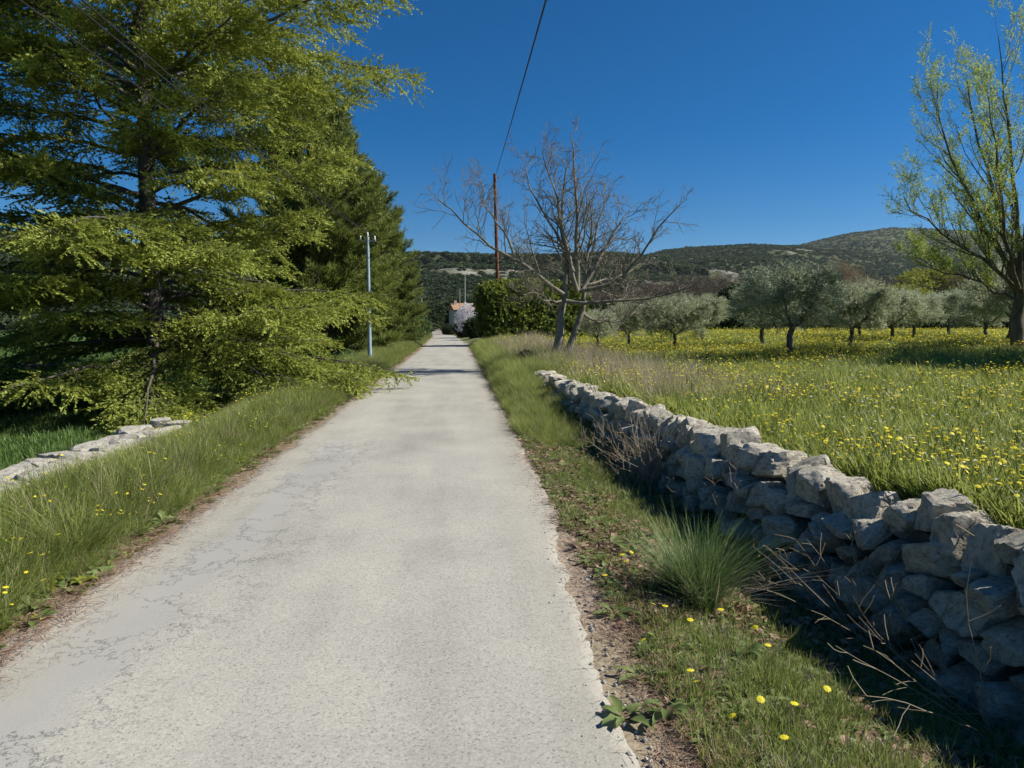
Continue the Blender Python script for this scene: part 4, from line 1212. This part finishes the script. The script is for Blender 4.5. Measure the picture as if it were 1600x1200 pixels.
wall = tag(empty('dry_stone_wall', (2.6, 8, -0.2)), 'grey limestone dry stone wall with upright coping stones along the meadow', 'wall')
wall_inv = Matrix.Translation(-Vector((2.6, 8, -0.2)))
def stone(parent, inv, meshes, c, size, rot):
    o = bpy.data.objects.new('stone', meshes[rs.integers(0, len(meshes))])
    COL.objects.link(o); o.parent = parent
    o.location = inv @ Vector(c)
    fl = [math.pi * int(rs.integers(0, 2)) for _ in range(2)]
    o.rotation_euler = (rot[0] + fl[0], rot[1], rot[2] + fl[1])
    o.scale = size
    return o
def wall_ang(y): return math.atan2(-(float(wall_x(y + 0.2)) - float(wall_x(y - 0.2))), 0.4)
Y_END = 16.3
# coping: upright, leaning blocks
y = 0.6
while y < Y_END:
    w_ = (0.12 + 0.22 * rs.random() ** 1.2) * (1.0 if y < 9 else 1.3)
    yc = y + w_ / 2
    h_ = (0.27 + 0.17 * rs.random()) * (1.0 if yc < 12 else 0.85)
    top = float(wall_t(yc)) + rs.normal(0, 0.028)
    a = wall_ang(yc)
    mesh_set = SM[:14] if yc < 9 else SM[14:]
    if not (yc > 13.5 and rs.random() < 0.25):
        stone(wall, wall_inv, mesh_set, (float(wall_x(yc)) + rs.normal(0, 0.03), yc, top - h_ / 2), (0.40 + 0.14 * rs.random(), w_ * 1.15, h_),
              (rs.normal(0.26, 0.16), rs.normal(-0.05, 0.12), a + rs.normal(0, 0.2)))
    y += w_ * 0.93
# face: rough courses below the coping
row = 0
zrel = 0.0
while row < 6:
    y = 0.8 + 0.2 * rs.random()
    while y < Y_END - 1.0:
        big = rs.random() < 0.28
        w_ = (0.11 + 0.15 * rs.random()) * (1.8 if big else 1.0) * (1.0 if y < 8 else 1.6)
        yc = y + w_ / 2
        zt_ = float(wall_t(yc)) - 0.27
        zb_ = float(wall_b(yc)) - 0.10
        nrow = max(1, int(round((zt_ - zb_) / 0.165)))
        if row < nrow and zt_ > zb_ + 0.08:
            rh = (zt_ - zb_) / nrow
            zc_ = zb_ + rh * (row + 0.5) + rs.normal(0, 0.025)
            a = wall_ang(yc)
            xo = -0.13 + 0.03 * (nrow - row) * -0.6 + rs.normal(0, 0.022)
            stone(wall, wall_inv, SM[:14] if yc < 8 else SM[14:], (float(wall_x(yc)) + xo, yc, zc_), (0.32 + 0.12 * rs.random(), w_ * 1.03, rh * (0.85 + 0.3 * rs.random() + 0.4 * big)),
                  (rs.normal(0, 0.28), rs.normal(0, 0.16), a + rs.normal(0, 0.2)))
        y += w_ * 0.98
    row += 1
print('wall stones', len(wall.children))
# earth and rubble heart
yy = np.linspace(0.4, Y_END - 0.3, 80)
g = Geo()
cx_ = wall_x(yy)
prof = [(-0.08, lambda y: wall_b(y) - 0.3), (-0.06, lambda y: wall_t(y) - 0.22), (0.16, lambda y: wall_t(y) - 0.2), (0.2, lambda y: wall_b(y) - 0.3)]
V = np.stack([np.stack([cx_ + dx - 2.6, yy - 8, f(yy) + 0.2], -1) for dx, f in prof], 1)  # narrower than the stones, so joints stay dark
ii = np.arange(80 * 4).reshape(80, 4)
g.add(V.reshape(-1, 3), [np.stack([ii[:-1], np.roll(ii, -1, 1)[:-1], np.roll(ii, -1, 1)[1:], ii[1:]], -1).reshape(-1, 4), ii[[0, -1]]])
link('wall_heart', g.mesh('wall_heart', M['earth']), wall)
# loose stones at the wall's far end
for k, (px, py, s, lab) in enumerate([(832, 564, 0.40, 'white stone beside the small dark shrub'), (856, 583, 0.34, 'pale loose stone past the end of the wall')]):
    p = on_ground(px, py)
    o = link('loose_stone', PM[k], None, (p[0], p[1], p[2] + s * 0.25)); o.scale = (s, s * 0.9, s * 0.6); o.rotation_euler = (0.1, 0.1, k)
    tag(o, lab, 'stone')

# left wall: its pale flat top just shows beyond the verge
lw = tag(empty('low_stone_wall', (LWX, 6, -0.4)), 'low pale stone wall half sunk in the left verge', 'wall')
inv = Matrix.Translation(-Vector((LWX, 6, -0.4)))
for col_, xo in ((0, 0.14), (1, -0.13)):
    y = 1.5
    while y < 10.2:
        w_ = 0.22 + 0.34 * rs.random()
        yc = y + w_ / 2
        stone(lw, inv, PM, (LWX + xo + rs.normal(0, 0.02), yc, 0.14 + rs.normal(0, 0.02)), (0.28 + 0.08 * rs.random(), w_ * 0.98, 0.17), (rs.normal(0, 0.06), rs.normal(0, 0.06), rs.normal(0, 0.15)))
        y += w_
y = 1.5
while y < 10.2:
    w_ = 0.3 + 0.3 * rs.random()
    for zc_ in (-0.08, -0.28):
        stone(lw, inv, PM, (LWX - 0.14 + rs.normal(0, 0.02), y + w_ / 2, zc_), (0.34, w_ * 1.1, 0.24), (rs.normal(0, 0.06), rs.normal(0, 0.06), rs.normal(0, 0.1)))
    y += w_
g = Geo(); box(g, -0.2, 0.2, -4.4, 4.0, -0.1, 0.46)
link('wall_heart', g.mesh('wall_heart', M['earth']), lw)

# ------------------------------------------------------------------ grass, flowers and litter
def blades(seed, n, h, spread, w, lean=0.35, bend=0.4, tint=(0.1, 0.7), hv=0.5):
    rs = np.random.default_rng(seed)
    a = rs.random(n) * 6.283; r_ = spread * rs.random(n) ** 0.6
    b = np.stack([np.cos(a) * r_, np.sin(a) * r_, np.zeros(n)], -1)
    az = a + rs.normal(0, 0.9, n)
    d = np.stack([np.cos(az), np.sin(az), np.zeros(n)], -1)
    s = np.stack([-np.sin(az + rs.normal(0, 0.6, n)), np.cos(az), np.zeros(n)], -1)
    H_ = h * (1 - hv + 2 * hv * rs.random(n))
    le = lean * rs.random(n); be = bend * rs.random(n)
    ts = [0, 0.4, 0.75, 1.0]; ws = [0.8, 1, 0.65, 0]
    V = []
    for t_, w_ in zip(ts, ws):
        c_ = b + d * (H_ * (le * t_ + be * t_ * t_))[:, None] + np.array([0, 0, 1.0]) * (H_ * t_ * (1 - 0.35 * be * t_))[:, None]
        if w_ > 0:
            V += [c_ - s * (w * w_ * 0.5), c_ + s * (w * w_ * 0.5)]
        else: V.append(c_)
    V = np.stack(V, 1)
    o = (np.arange(n) * 7)[:, None]
    f4 = np.concatenate([o + np.array([0, 1, 3, 2]), o + np.array([2, 3, 5, 4])]); f3 = o + np.array([4, 5, 6])
    tt = tint[0] + (tint[1] - tint[0]) * rs.random(n)
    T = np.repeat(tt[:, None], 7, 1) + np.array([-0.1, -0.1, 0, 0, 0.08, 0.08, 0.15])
    return V.reshape(-1, 3), [f4, f3], np.clip(T.ravel(), 0, 1)

def blade_mesh(name, mat, *args, **kw):
    g = Geo(); V, F_, T = blades(*args, **kw); g.add(V, F_, 0, T)
    return g.mesh(name, M[mat] if isinstance(mat, str) else mat)

def flower(g, base, h, r, rs, petal=0, stem=1, n=9):
    top = base + np.array([rs.normal(0, 0.15) * h, rs.normal(0, 0.15) * h, h])
    tubes(g, np.stack([base, (base + top) / 2 + rs.normal(0, 0.01, 3), top])[None], np.full((1, 3), max(0.0018, r * 0.07)), 3, stem, 0.5)
    nv = unit(np.array([rs.normal(0, 0.35), rs.normal(0, 0.35) - 0.1, 1.0]))
    u = unit(np.cross(nv, np.array([1.0, 0.2, 0]))); v = np.cross(nv, u)
    a = np.arange(2 * n) * np.pi / n
    rr_ = np.where(np.arange(2 * n) % 2 == 0, r, r * 0.72)
    ring = top + (np.cos(a) * rr_)[:, None] * u + (np.sin(a) * rr_)[:, None] * v + nv * r * 0.15
    g.add(np.vstack([ring, top + nv * r * 0.28]), np.array([[i, (i + 1) % (2 * n), 2 * n] for i in range(2 * n)]), petal, np.r_[np.full(2 * n, 0.75), 0.15])

def flower_clump(seed, n, spread, h, r, pet):
    rs = np.random.default_rng(seed); g = Geo()
    for k in range(n):
        a = rs.random() * 6.283; q = spread * rs.random() ** 0.5
        flower(g, np.array([math.cos(a) * q, math.sin(a) * q, 0.0]), h * (0.7 + 0.5 * rs.random()), r * (0.75 + 0.5 * rs.random()), rs, 0, 1, 6)
    return g.mesh('flower_clump', [M[pet], M['herb']])

def herb_mesh(seed, n, L, w, mat='herb', lift=0.5, lobes=True):
    """a rosette of broad leaves"""
    rs = np.random.default_rng(seed); g = Geo()
    for k in range(n):
        a = k * 2.4 + rs.normal(0, 0.3); l = L * (0.6 + 0.6 * rs.random()); e = lift * (0.4 + 0.9 * rs.random())
        d = np.array([math.cos(a), math.sin(a), 0]); s = np.array([-math.sin(a), math.cos(a), 0])
        V = []; ts = np.linspace(0, 1, 6)
        wd = w * np.array([0.18, 0.6, 1.0, 0.9, 0.62, 0.04]) * (0.7 + 0.5 * rs.random())
        if lobes: wd = wd * np.array([1, 0.7, 1.2, 0.75, 1.1, 1])
        for t_, ww in zip(ts, wd):
            c_ = d * l * t_ * (1 - 0.15 * t_) + np.array([0, 0, l * (e * t_ - e * 0.75 * t_ * t_) + 0.006])
            V += [c_ - s * ww / 2 + (0, 0, ww * 0.22), c_, c_ + s * ww / 2 + (0, 0, ww * 0.22)]
        V = np.array(V); F_ = []
        for i in range(5):
            F_ += [(3 * i, 3 * i + 1, 3 * i + 4, 3 * i + 3), (3 * i + 1, 3 * i + 2, 3 * i + 5, 3 * i + 4)]
        g.add(V, np.array(F_), 0, 0.2 + 0.5 * rs.random())
    return g.mesh('rosette', M[mat], True)

def litter_mesh(seed, n, spread, ln, wd, mat):
    rs = np.random.default_rng(seed); g = Geo()
    for k in range(n):
        a = rs.random() * 6.283; q = spread * rs.random() ** 0.5; b = rs.random() * 6.283
        c_ = np.array([math.cos(a) * q, math.sin(a) * q, 0.004 + 0.012 * rs.random()])
        d = np.array([math.cos(b), math.sin(b), rs.normal(0, 0.12)]) * ln * (0.6 + 0.7 * rs.random()); s = np.array([-math.sin(b), math.cos(b), rs.normal(0, 0.3)]) * wd
        m_ = np.array([0, 0, wd * 0.5 * rs.random()])
        g.add(np.array([c_ - d / 2, c_ + s / 2 + m_, c_ + d / 2, c_ - s / 2 + m_]), np.array([[0, 1, 2, 3]]), 0, rs.random())
    return g.mesh('litter', M[mat])

rs = np.random.default_rng(400)
def sample(n, x0, x1, y0, y1, near=0.0):
    """points, denser towards the camera when near > 0"""
    x = x0 + (x1 - x0) * rs.random(n)
    u = rs.random(n)
    y = y0 + (y1 - y0) * u if near == 0 else ((y0 + 1) * ((y1 + 1) / (y0 + 1)) ** u - 1 if near == 1 else y0 + (y1 - y0) * u ** near)
    return x, y
def put(x, y, dz=-0.01): return np.stack([x, y, ground(x, y) + dz], -1)

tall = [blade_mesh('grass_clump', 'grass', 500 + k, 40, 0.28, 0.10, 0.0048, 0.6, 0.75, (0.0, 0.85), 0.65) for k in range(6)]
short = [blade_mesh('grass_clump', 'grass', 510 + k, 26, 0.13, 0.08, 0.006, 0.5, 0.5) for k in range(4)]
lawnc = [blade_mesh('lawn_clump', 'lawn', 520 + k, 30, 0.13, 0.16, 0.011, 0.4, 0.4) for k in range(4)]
dryc = [blade_mesh('dry_clump', 'dry', 530 + k, 12, 0.34, 0.08, 0.004, 0.35, 0.35) for k in range(3)]
herbs = [herb_mesh(540 + k, 8, 0.11, 0.042, 'herb', 0.7) for k in range(4)]

# left verge
x, y = sample(19000, -4.1, -2.2, 1.2, 95, 1)
x = x + (road_c(y) + 0.7)
u = -(x - road_c(y)) - HALF
k = (u > 0.02 + 0.22 * fbm(x * 2, y * 2, 71)) & ~((np.abs(x - LWX) < 0.33) & (y < 10.2)) & (rs.random(len(x)) < sstep(-0.05, 0.4, u) + 0.15)
x, y, u = x[k], y[k], u[k]
hh = (0.30 + 0.42 * sstep(0.05, 0.6, u) - 0.50 * sstep(0.95, 1.7, u) * (1 - sstep(11, 15, y))) * (0.6 + 0.8 * fbm(x * 0.8, y * 0.8, 72)) * (1 + 0.006 * y)
scat('verge_grass', put(x, y), tall + dryc, 0.7, 1.3, 'long green grass on the left verge of the road', 'grass', 61, 0.25, hh, [0.14] * 6 + [0.16 / 3] * 3)
x, y = sample(2600, -4.0, -2.3, 1.2, 30, 1)
lime_h = [herb_mesh(546 + q, 14, 0.09, 0.03, 'lime_leaf', 1.6, False) for q in range(2)]
scat('verge_herbs', put(x, y), herbs + lime_h, 0.5, 1.25, 'low leafy herbs in the left verge', 'herbs', 62, 0.2, None, [0.225] * 4 + [0.05] * 2)
x, y = sample(420, -4.0, -2.5, 2.5, 40, 1)
scat('verge_flowers', put(x, y), [flower_clump(616 + q, 4, 0.15, 0.22, 0.013, 'yellow') for q in range(3)], 0.8, 1.2, 'a sprinkling of yellow flowers in the left verge', 'flowers', 79, 0.2)
# right verge: thin near the camera, lusher farther on
x, y = sample(26000, 0.85, 3.4, 1.0, 48, 1)
xw = wall_x(y); u = x - road_c(y) - HALF
dens = fbm(x * 1.3, y * 1.3, 21)
lush = sstep(6, 13, y)
k = (x < xw - 0.15 + 2 * (y > 16.5)) & (u > -0.06 + 0.26 * fbm(x * 2, y * 2, 73)) & (rs.random(len(x)) < np.clip(1.25 - 2.2 * sstep(0.40, 0.62, dens) * (1 - lush), 0.25, 1) * (0.5 + 0.5 * np.maximum(lush, sstep(0.2, 0.8, u))))
x, y, u, lush = x[k], y[k], u[k], lush[k]
hh = (0.5 + (0.15 + 0.3 * sstep(12, 18, y)) * lush * sstep(0.1, 0.6, u)) * (0.6 + 0.8 * fbm(x * 0.9, y * 0.9, 74))
w_ = lush + 0.3 * rs.random(len(x)) > 0.55
scat('verge_grass', put(x[w_], y[w_]), tall + dryc[:1], 0.8, 1.2, 'lush green grass on the right verge towards the pole', 'grass', 63, 0.15, hh[w_], [0.155] * 6 + [0.07])
scat('verge_grass', put(x[~w_], y[~w_]), short + [blade_mesh('dry_clump', 'dry', 536 + q, 14, 0.14, 0.09, 0.004, 0.7, 0.6) for q in range(2)], 0.7, 1.3, 'short thin grass on the right verge near the wall', 'grass', 64, 0.2, hh[~w_] * 1.2, [0.205] * 4 + [0.09] * 2)
x, y = sample(13000, 0.9, 3.1, 1.0, 14, 1)
k = (x < wall_x(y) - 0.1) & (fbm(x * 1.7, y * 1.7, 75) > 0.36)
scat('verge_herbs', put(x[k], y[k]), herbs, 0.35, 0.95, 'small leafy herbs carpeting the right verge', 'herbs', 65, 0.2)
x, y = sample(8000, 0.95, 3.1, 1.0, 13, 1)
k = (x < wall_x(y) + 0.1) & (fbm(x * 1.3, y * 1.3, 21) > 0.44)
scat('leaf_litter', put(x[k], y[k], 0.004), [litter_mesh(550 + q, 5, 0.10, 0.055, 0.032, 'litter') for q in range(4)], 0.7, 1.4, 'dry brown oak leaves lying on the right verge', 'leaves', 66, 0.1)
# fallen needles along both road edges
ye = rs.random(5200); ye = 1.6 * (45 / 1.2) ** ye
sd_ = np.where(rs.random(5200) < 0.6, -1, 1)
x = road_c(ye) + sd_ * (HALF + 0.08 + rs.normal(0.0, 0.08, 5200))
pts = np.stack([x, ye, np.maximum(ground(x, ye), -0.004) + 0.014], -1)
scat('fallen_needles', pts, [litter_mesh(560 + q, 7, 0.13, 0.08, 0.0035, 'needles') for q in range(4)], 0.8, 1.3, 'reddish brown pine needles gathered along the road edges', 'needles', 67, 0.05)
# loose chippings on the road edge
M['chip'] = plain_mat('pale_chippings', (0.28, 0.265, 0.23), (0.45, 0.43, 0.38), 8, 0.9)
peb = [stone_mesh(570 + q, M['chip'], 1, 5, 0.02) for q in range(3)]
ye = 1.2 * (16 / 1.2) ** rs.random(900)
sd_ = np.where(rs.random(900) < 0.35, -1, 1)
x = road_c(ye) + sd_ * (HALF - 0.02 - 0.14 * (sd_ > 0) * (ye < 6) + rs.normal(0, 0.11, 900))
scat('loose_chippings', np.stack([x, ye, np.maximum(ground(x, ye), 0.0) + 0.004], -1), peb, 0.008, 0.024, 'small pale stone chippings along the road edge', 'gravel', 68, 0.5)

# meadow
M['meadow'] = leaf_mat('meadow_blades', (0.11, 0.17, 0.025), (0.42, 0.45, 0.12), 0.4, 0.5, 0.55)
mg = [blade_mesh('meadow_clump', 'meadow', 580 + k, 30, 0.19, 0.17, 0.008, 0.5, 0.5, (0.05, 0.8)) for k in range(4)]
mh = [herb_mesh(590 + k, 9, 0.15, 0.05, 'herb', 0.9) for k in range(3)]
def field(n, y0, y1, near=1):
    y = (y0 + 1) * ((y1 + 1) / (y0 + 1)) ** rs.random(n) - 1
    xl = np.where(y < 17, wall_x(np.minimum(y, 17)) + 0.3, 2.6)
    xr = np.maximum(xl + 3, 0.92 * y + 3)
    x = xl + (xr - xl) * rs.random(n)
    return x, y
x, y = field(30000, 2.0, 66)
far = 1 + 0.022 * y
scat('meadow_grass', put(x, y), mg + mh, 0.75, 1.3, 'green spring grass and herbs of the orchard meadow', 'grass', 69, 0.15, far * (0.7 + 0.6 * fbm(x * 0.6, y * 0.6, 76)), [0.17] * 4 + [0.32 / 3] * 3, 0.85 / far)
x, y = field(46000, 2.2, 64)
k = rs.random(len(x)) < (0.13 + 0.87 * sstep(6, 22, y)) * np.clip(0.05 + 3.2 * (fbm(x * 0.45, y * 0.45, 77, 5) - 0.38), 0.04, 1) + 0.25 * sstep(14, 26, y)
x, y = x[k], y[k]
fl = [flower_clump(600 + q, 4, 0.16, 0.21, 0.0125, 'yellow') for q in range(4)] + [flower_clump(606 + q, 2, 0.12, 0.16, 0.011, 'yellow') for q in range(3)]
scat('meadow_flowers', put(x, y), fl, 0.9, 1.25, 'countless yellow flowers spread through the orchard meadow', 'flowers', 70, 0.25, 1 + 0.04 * y, None, 1.2 / (1 + 0.04 * y))
x, y = field(500, 2.2, 30)
scat('white_flowers', put(x, y), [flower_clump(610 + q, 3, 0.2, 0.24, 0.011, 'white') for q in range(3)], 0.8, 1.2, 'tiny white flowers scattered in the meadow', 'flowers', 71, 0.1, 1 + 0.02 * y)
# dry grass at the wall's end, round the walnut and along the meadow rim
x, y = sample(2400, 2.2, 6.0, 9, 26, 0)
k = (x > wall_x(y) + 0.25) & (rs.random(len(x)) < np.exp(-((x - 3.6) / 1.3) ** 2))
scat('dry_grass', put(x[k], y[k]), dryc, 0.8, 1.5, 'pale dry grass stalks round the walnut trunk and wall end', 'grass', 72, 0.2)
x, y = sample(650, 2.0, 4.2, 20, 36, 0)
scat('dry_grass', put(x, y), dryc, 1.1, 1.9, 'tall grey dry grass between the walnut and the wooden pole', 'grass', 73, 0.15)
# lawn on the left
y = 4.0 * (75 / 4.0) ** rs.random(34000)
x = -4.7 - rs.random(34000) ** 1.25 * (3 + 0.75 * y)
scat('lawn_grass', put(x, y), lawnc, 0.8, 1.25, 'green lawn in the shade of the trees beyond the low wall', 'grass', 74, 0.1, 0.8 + 0.028 * y)

# ------------------------------------------------------------------ single plants near the viewer
# the large green tuft by the wall
p = on_ground(1088, 945)
t = tag(empty('grass_tuft', p, 0, 0.88), 'large blue-green grass tuft on the right verge by the wall', 'grass tuft')
g = Geo(); rt = np.random.default_rng(618)
for q in range(11):
    V, F_, T = blades(700 + q, 150, 0.36 + 0.2 * rt.random(), 0.06, 0.0042, 0.5, 0.75, (0.0, 0.45 + 0.5 * rt.random()), 0.5)
    sh = rt.normal(0, 0.22, 2); V = V + V[:, 2:3] * np.array([sh[0], sh[1], 0]) + np.array([rt.normal(0, 0.09), rt.normal(0, 0.09), 0]); g.add(V, F_, 0, T)
link('blades', g.mesh('tuft_blades', M['tuft']), t)
g = Geo(); V, F_, T = blades(621, 240, 0.36, 0.16, 0.004, 1.2, 0.8, (0.2, 0.8), 0.4); g.add(V, F_, 0, T)
link('dry_blades', g.mesh('tuft_dry_blades', M['dry']), t)
# a smaller tussock in the left verge
p = on_ground(115, 868)
t = tag(empty('grass_tussock', p), 'drooping pale grass tussock at the left verge edge', 'grass tuft')
g = Geo(); V, F_, T = blades(622, 420, 0.36, 0.14, 0.005, 0.9, 0.9, (0.15, 0.8), 0.4); g.add(V, F_, 0, T)
link('blades', g.mesh('tussock_blades', M['grass']), t)

# leafy weeds
ros = [herb_mesh(630 + k, 11, 0.20, 0.055, 'herb', 0.55, True) for k in range(3)] + [herb_mesh(640, 9, 0.22, 0.06, 'herb', 1.2, False)]
weeds = [(1040, 1118, 3, 0.72, 'broad-leaved weed at the road edge, nearest the viewer'), (975, 1125, 0, 0.8, 'flat weed left of the nearest broad-leaved one'),
         (1160, 1028, 3, 0.8, 'upright broad-leaved weed below the big grass tuft'), (962, 962, 1, 0.8, 'grey-green rosette at the road edge left of the big tuft'),
         (925, 880, 2, 0.8, 'grey-green weed on the bare strip by the road'), (930, 822, 0, 1.0, 'spreading weed on the verge farther up the road edge'),
         (1000, 1060, 1, 0.7, 'small weed between the road edge and the upright one'), (1180, 1105, 2, 0.8, 'weed among the dead leaves near the bottom edge'),
         (955, 855, 2, 0.9, 'grey-green weed left of the tall tuft top')]
for px, py, k, s, lab in weeds:
    p = on_ground(px, py)
    o = link('leafy_weed', ros[k], None, p); o.scale = (s,) * 3; o.rotation_euler = (0, 0, px)
    tag(o, lab, 'weed', 'weeds on the right verge')
# single yellow flowers
fm = []
for k in range(4):
    g = Geo(); flower(g, np.zeros(3), 0.13, 0.019, np.random.default_rng(650 + k), 0, 1, 10)
    fm.append((g.mesh('dandelion', [M['yellow'], M['herb']])))
for k, (px, py) in enumerate([(1399, 1100), (1250, 1140), (1217, 1186), (1134, 1150), (1173, 1127), (1195, 1038), (1080, 1075), (1088, 1092), (1170, 998), (1115, 973), (1044, 970),
                              (1027, 966), (1008, 1022), (968, 880), (980, 896), (990, 880), (1020, 884), (950, 915), (1075, 995), (1290, 1110)]):
    p = on_ground(px, py + 14)
    o = link('yellow_flower', fm[k % 4], None, p); o.rotation_euler = (0, 0, k * 1.3)
    tag(o, 'single small yellow flower in the grass of the right verge', 'flower', 'yellow flowers on the right verge')

# dead stalks leaning from the wall foot, and the dead bush hanging over it
def stalks(seed, n, L, spread, lean, r, dirv):
    rs = np.random.default_rng(seed); st = []
    for k in range(n):
        b = np.array([rs.normal(0, spread), rs.normal(0, spread), -0.02])
        d = unit(np.array([dirv[0] + rs.normal(0, lean), dirv[1] + rs.normal(0, lean), dirv[2] + 0.3 * rs.random()]))
        l = L * (0.55 + 0.6 * rs.random()); q = [b]
        for s in range(7):
            d = unit(d + rs.normal(0, 0.09, 3) + np.array([0, 0, -0.03])); q.append(q[-1] + d * l / 7)
        st.append((np.array(q), np.linspace(r, r * 0.4, 8)))
    tw = child_branches(st, 4, 0.28, 0.7, 0.35, 0.1, 0.15, rs, 0.6, 4)
    g = Geo(); add_limbs(g, st, 4); add_limbs(g, tw, 3)
    g.T = [0.25 + 0.6 * rs.random(len(v)) * 0 + 0.35 * rs.random() + np.zeros(len(v)) for v in g.V]
    return g
for k, (px, py, n, L, dirv, lab) in enumerate([(1375, 985, 7, 0.85, (-0.35, 0.25, 0.7), 'pale dead stalks leaning across the wall foot, below the coping'),
                                          (1520, 1060, 8, 1.0, (-0.45, 0.15, 0.75), 'long dead stalks rising at the right edge before the wall'),
                                          (1590, 1180, 6, 1.1, (-0.7, 0.1, 0.5), 'dead stalks slanting up from the bottom right corner'),
                                          (1270, 930, 6, 0.6, (-0.3, 0.0, 0.6), 'short dead stalks in the shade right of the big tuft'),
                                          (1440, 1010, 6, 0.75, (0.1, 0.1, 0.9), 'upright dead stalks against the wall stones'),
                                          (1180, 860, 9, 0.7, (-0.1, 0.1, 0.8), 'dead stalks standing behind the big tuft, against the wall'),
                                          (1120, 800, 9, 0.6, (-0.1, -0.1, 0.8), 'thin dead stalks at the wall foot, left of the tangled bush')]):
    p = on_ground(px, py)
    p[0] = min(p[0], float(wall_x(p[1])) - 0.36); p[2] = gz(p[0], p[1])
    o = link('dead_stalk', stalks(660 + k, n, L, 0.05, 0.28, 0.0035, dirv).mesh('dead_stalk', M['dry'], True), None, p)
    tag(o, lab, 'dry weed', 'dead stalks by the wall')
for k, (y, L, n, lab) in enumerate([(7.3, 0.85, 95, 'tangled dead bush hanging on the wall beyond the big tuft'), (8.6, 0.65, 45, 'thin dead twigs over the wall behind the tangled bush')]):
    x = float(wall_x(y)) - 0.42
    o = link('dead_bush', stalks(670 + k, n, L, 0.17, 0.45, 0.004, (-0.05, -0.05, 0.8)).mesh('dead_bush', M['dry'], True), None, (x, y, gz(x, y)))
    tag(o, lab, 'dry bush')

# ------------------------------------------------------------------ thin spring haze
g = Geo(); box(g, -5200, 5200, -420, 6200, -30, 420)
m = bpy.data.materials.new('thin_haze'); m.use_nodes = True
nt = m.node_tree; nt.nodes.remove(nt.nodes['Principled BSDF'])
pv = nt.nodes.new('ShaderNodeVolumePrincipled')
pv.inputs['Color'].default_value = (0.70, 0.84, 1.0, 1)
pv.inputs['Density'].default_value = 0.00004
pv.inputs['Anisotropy'].default_value = 0.2
nt.links.new(pv.outputs[0], nt.nodes['Material Output'].inputs['Volume'])
tag(link('haze', g.mesh('haze', m)), 'thin bluish haze over the far hills', 'haze', kind='stuff')
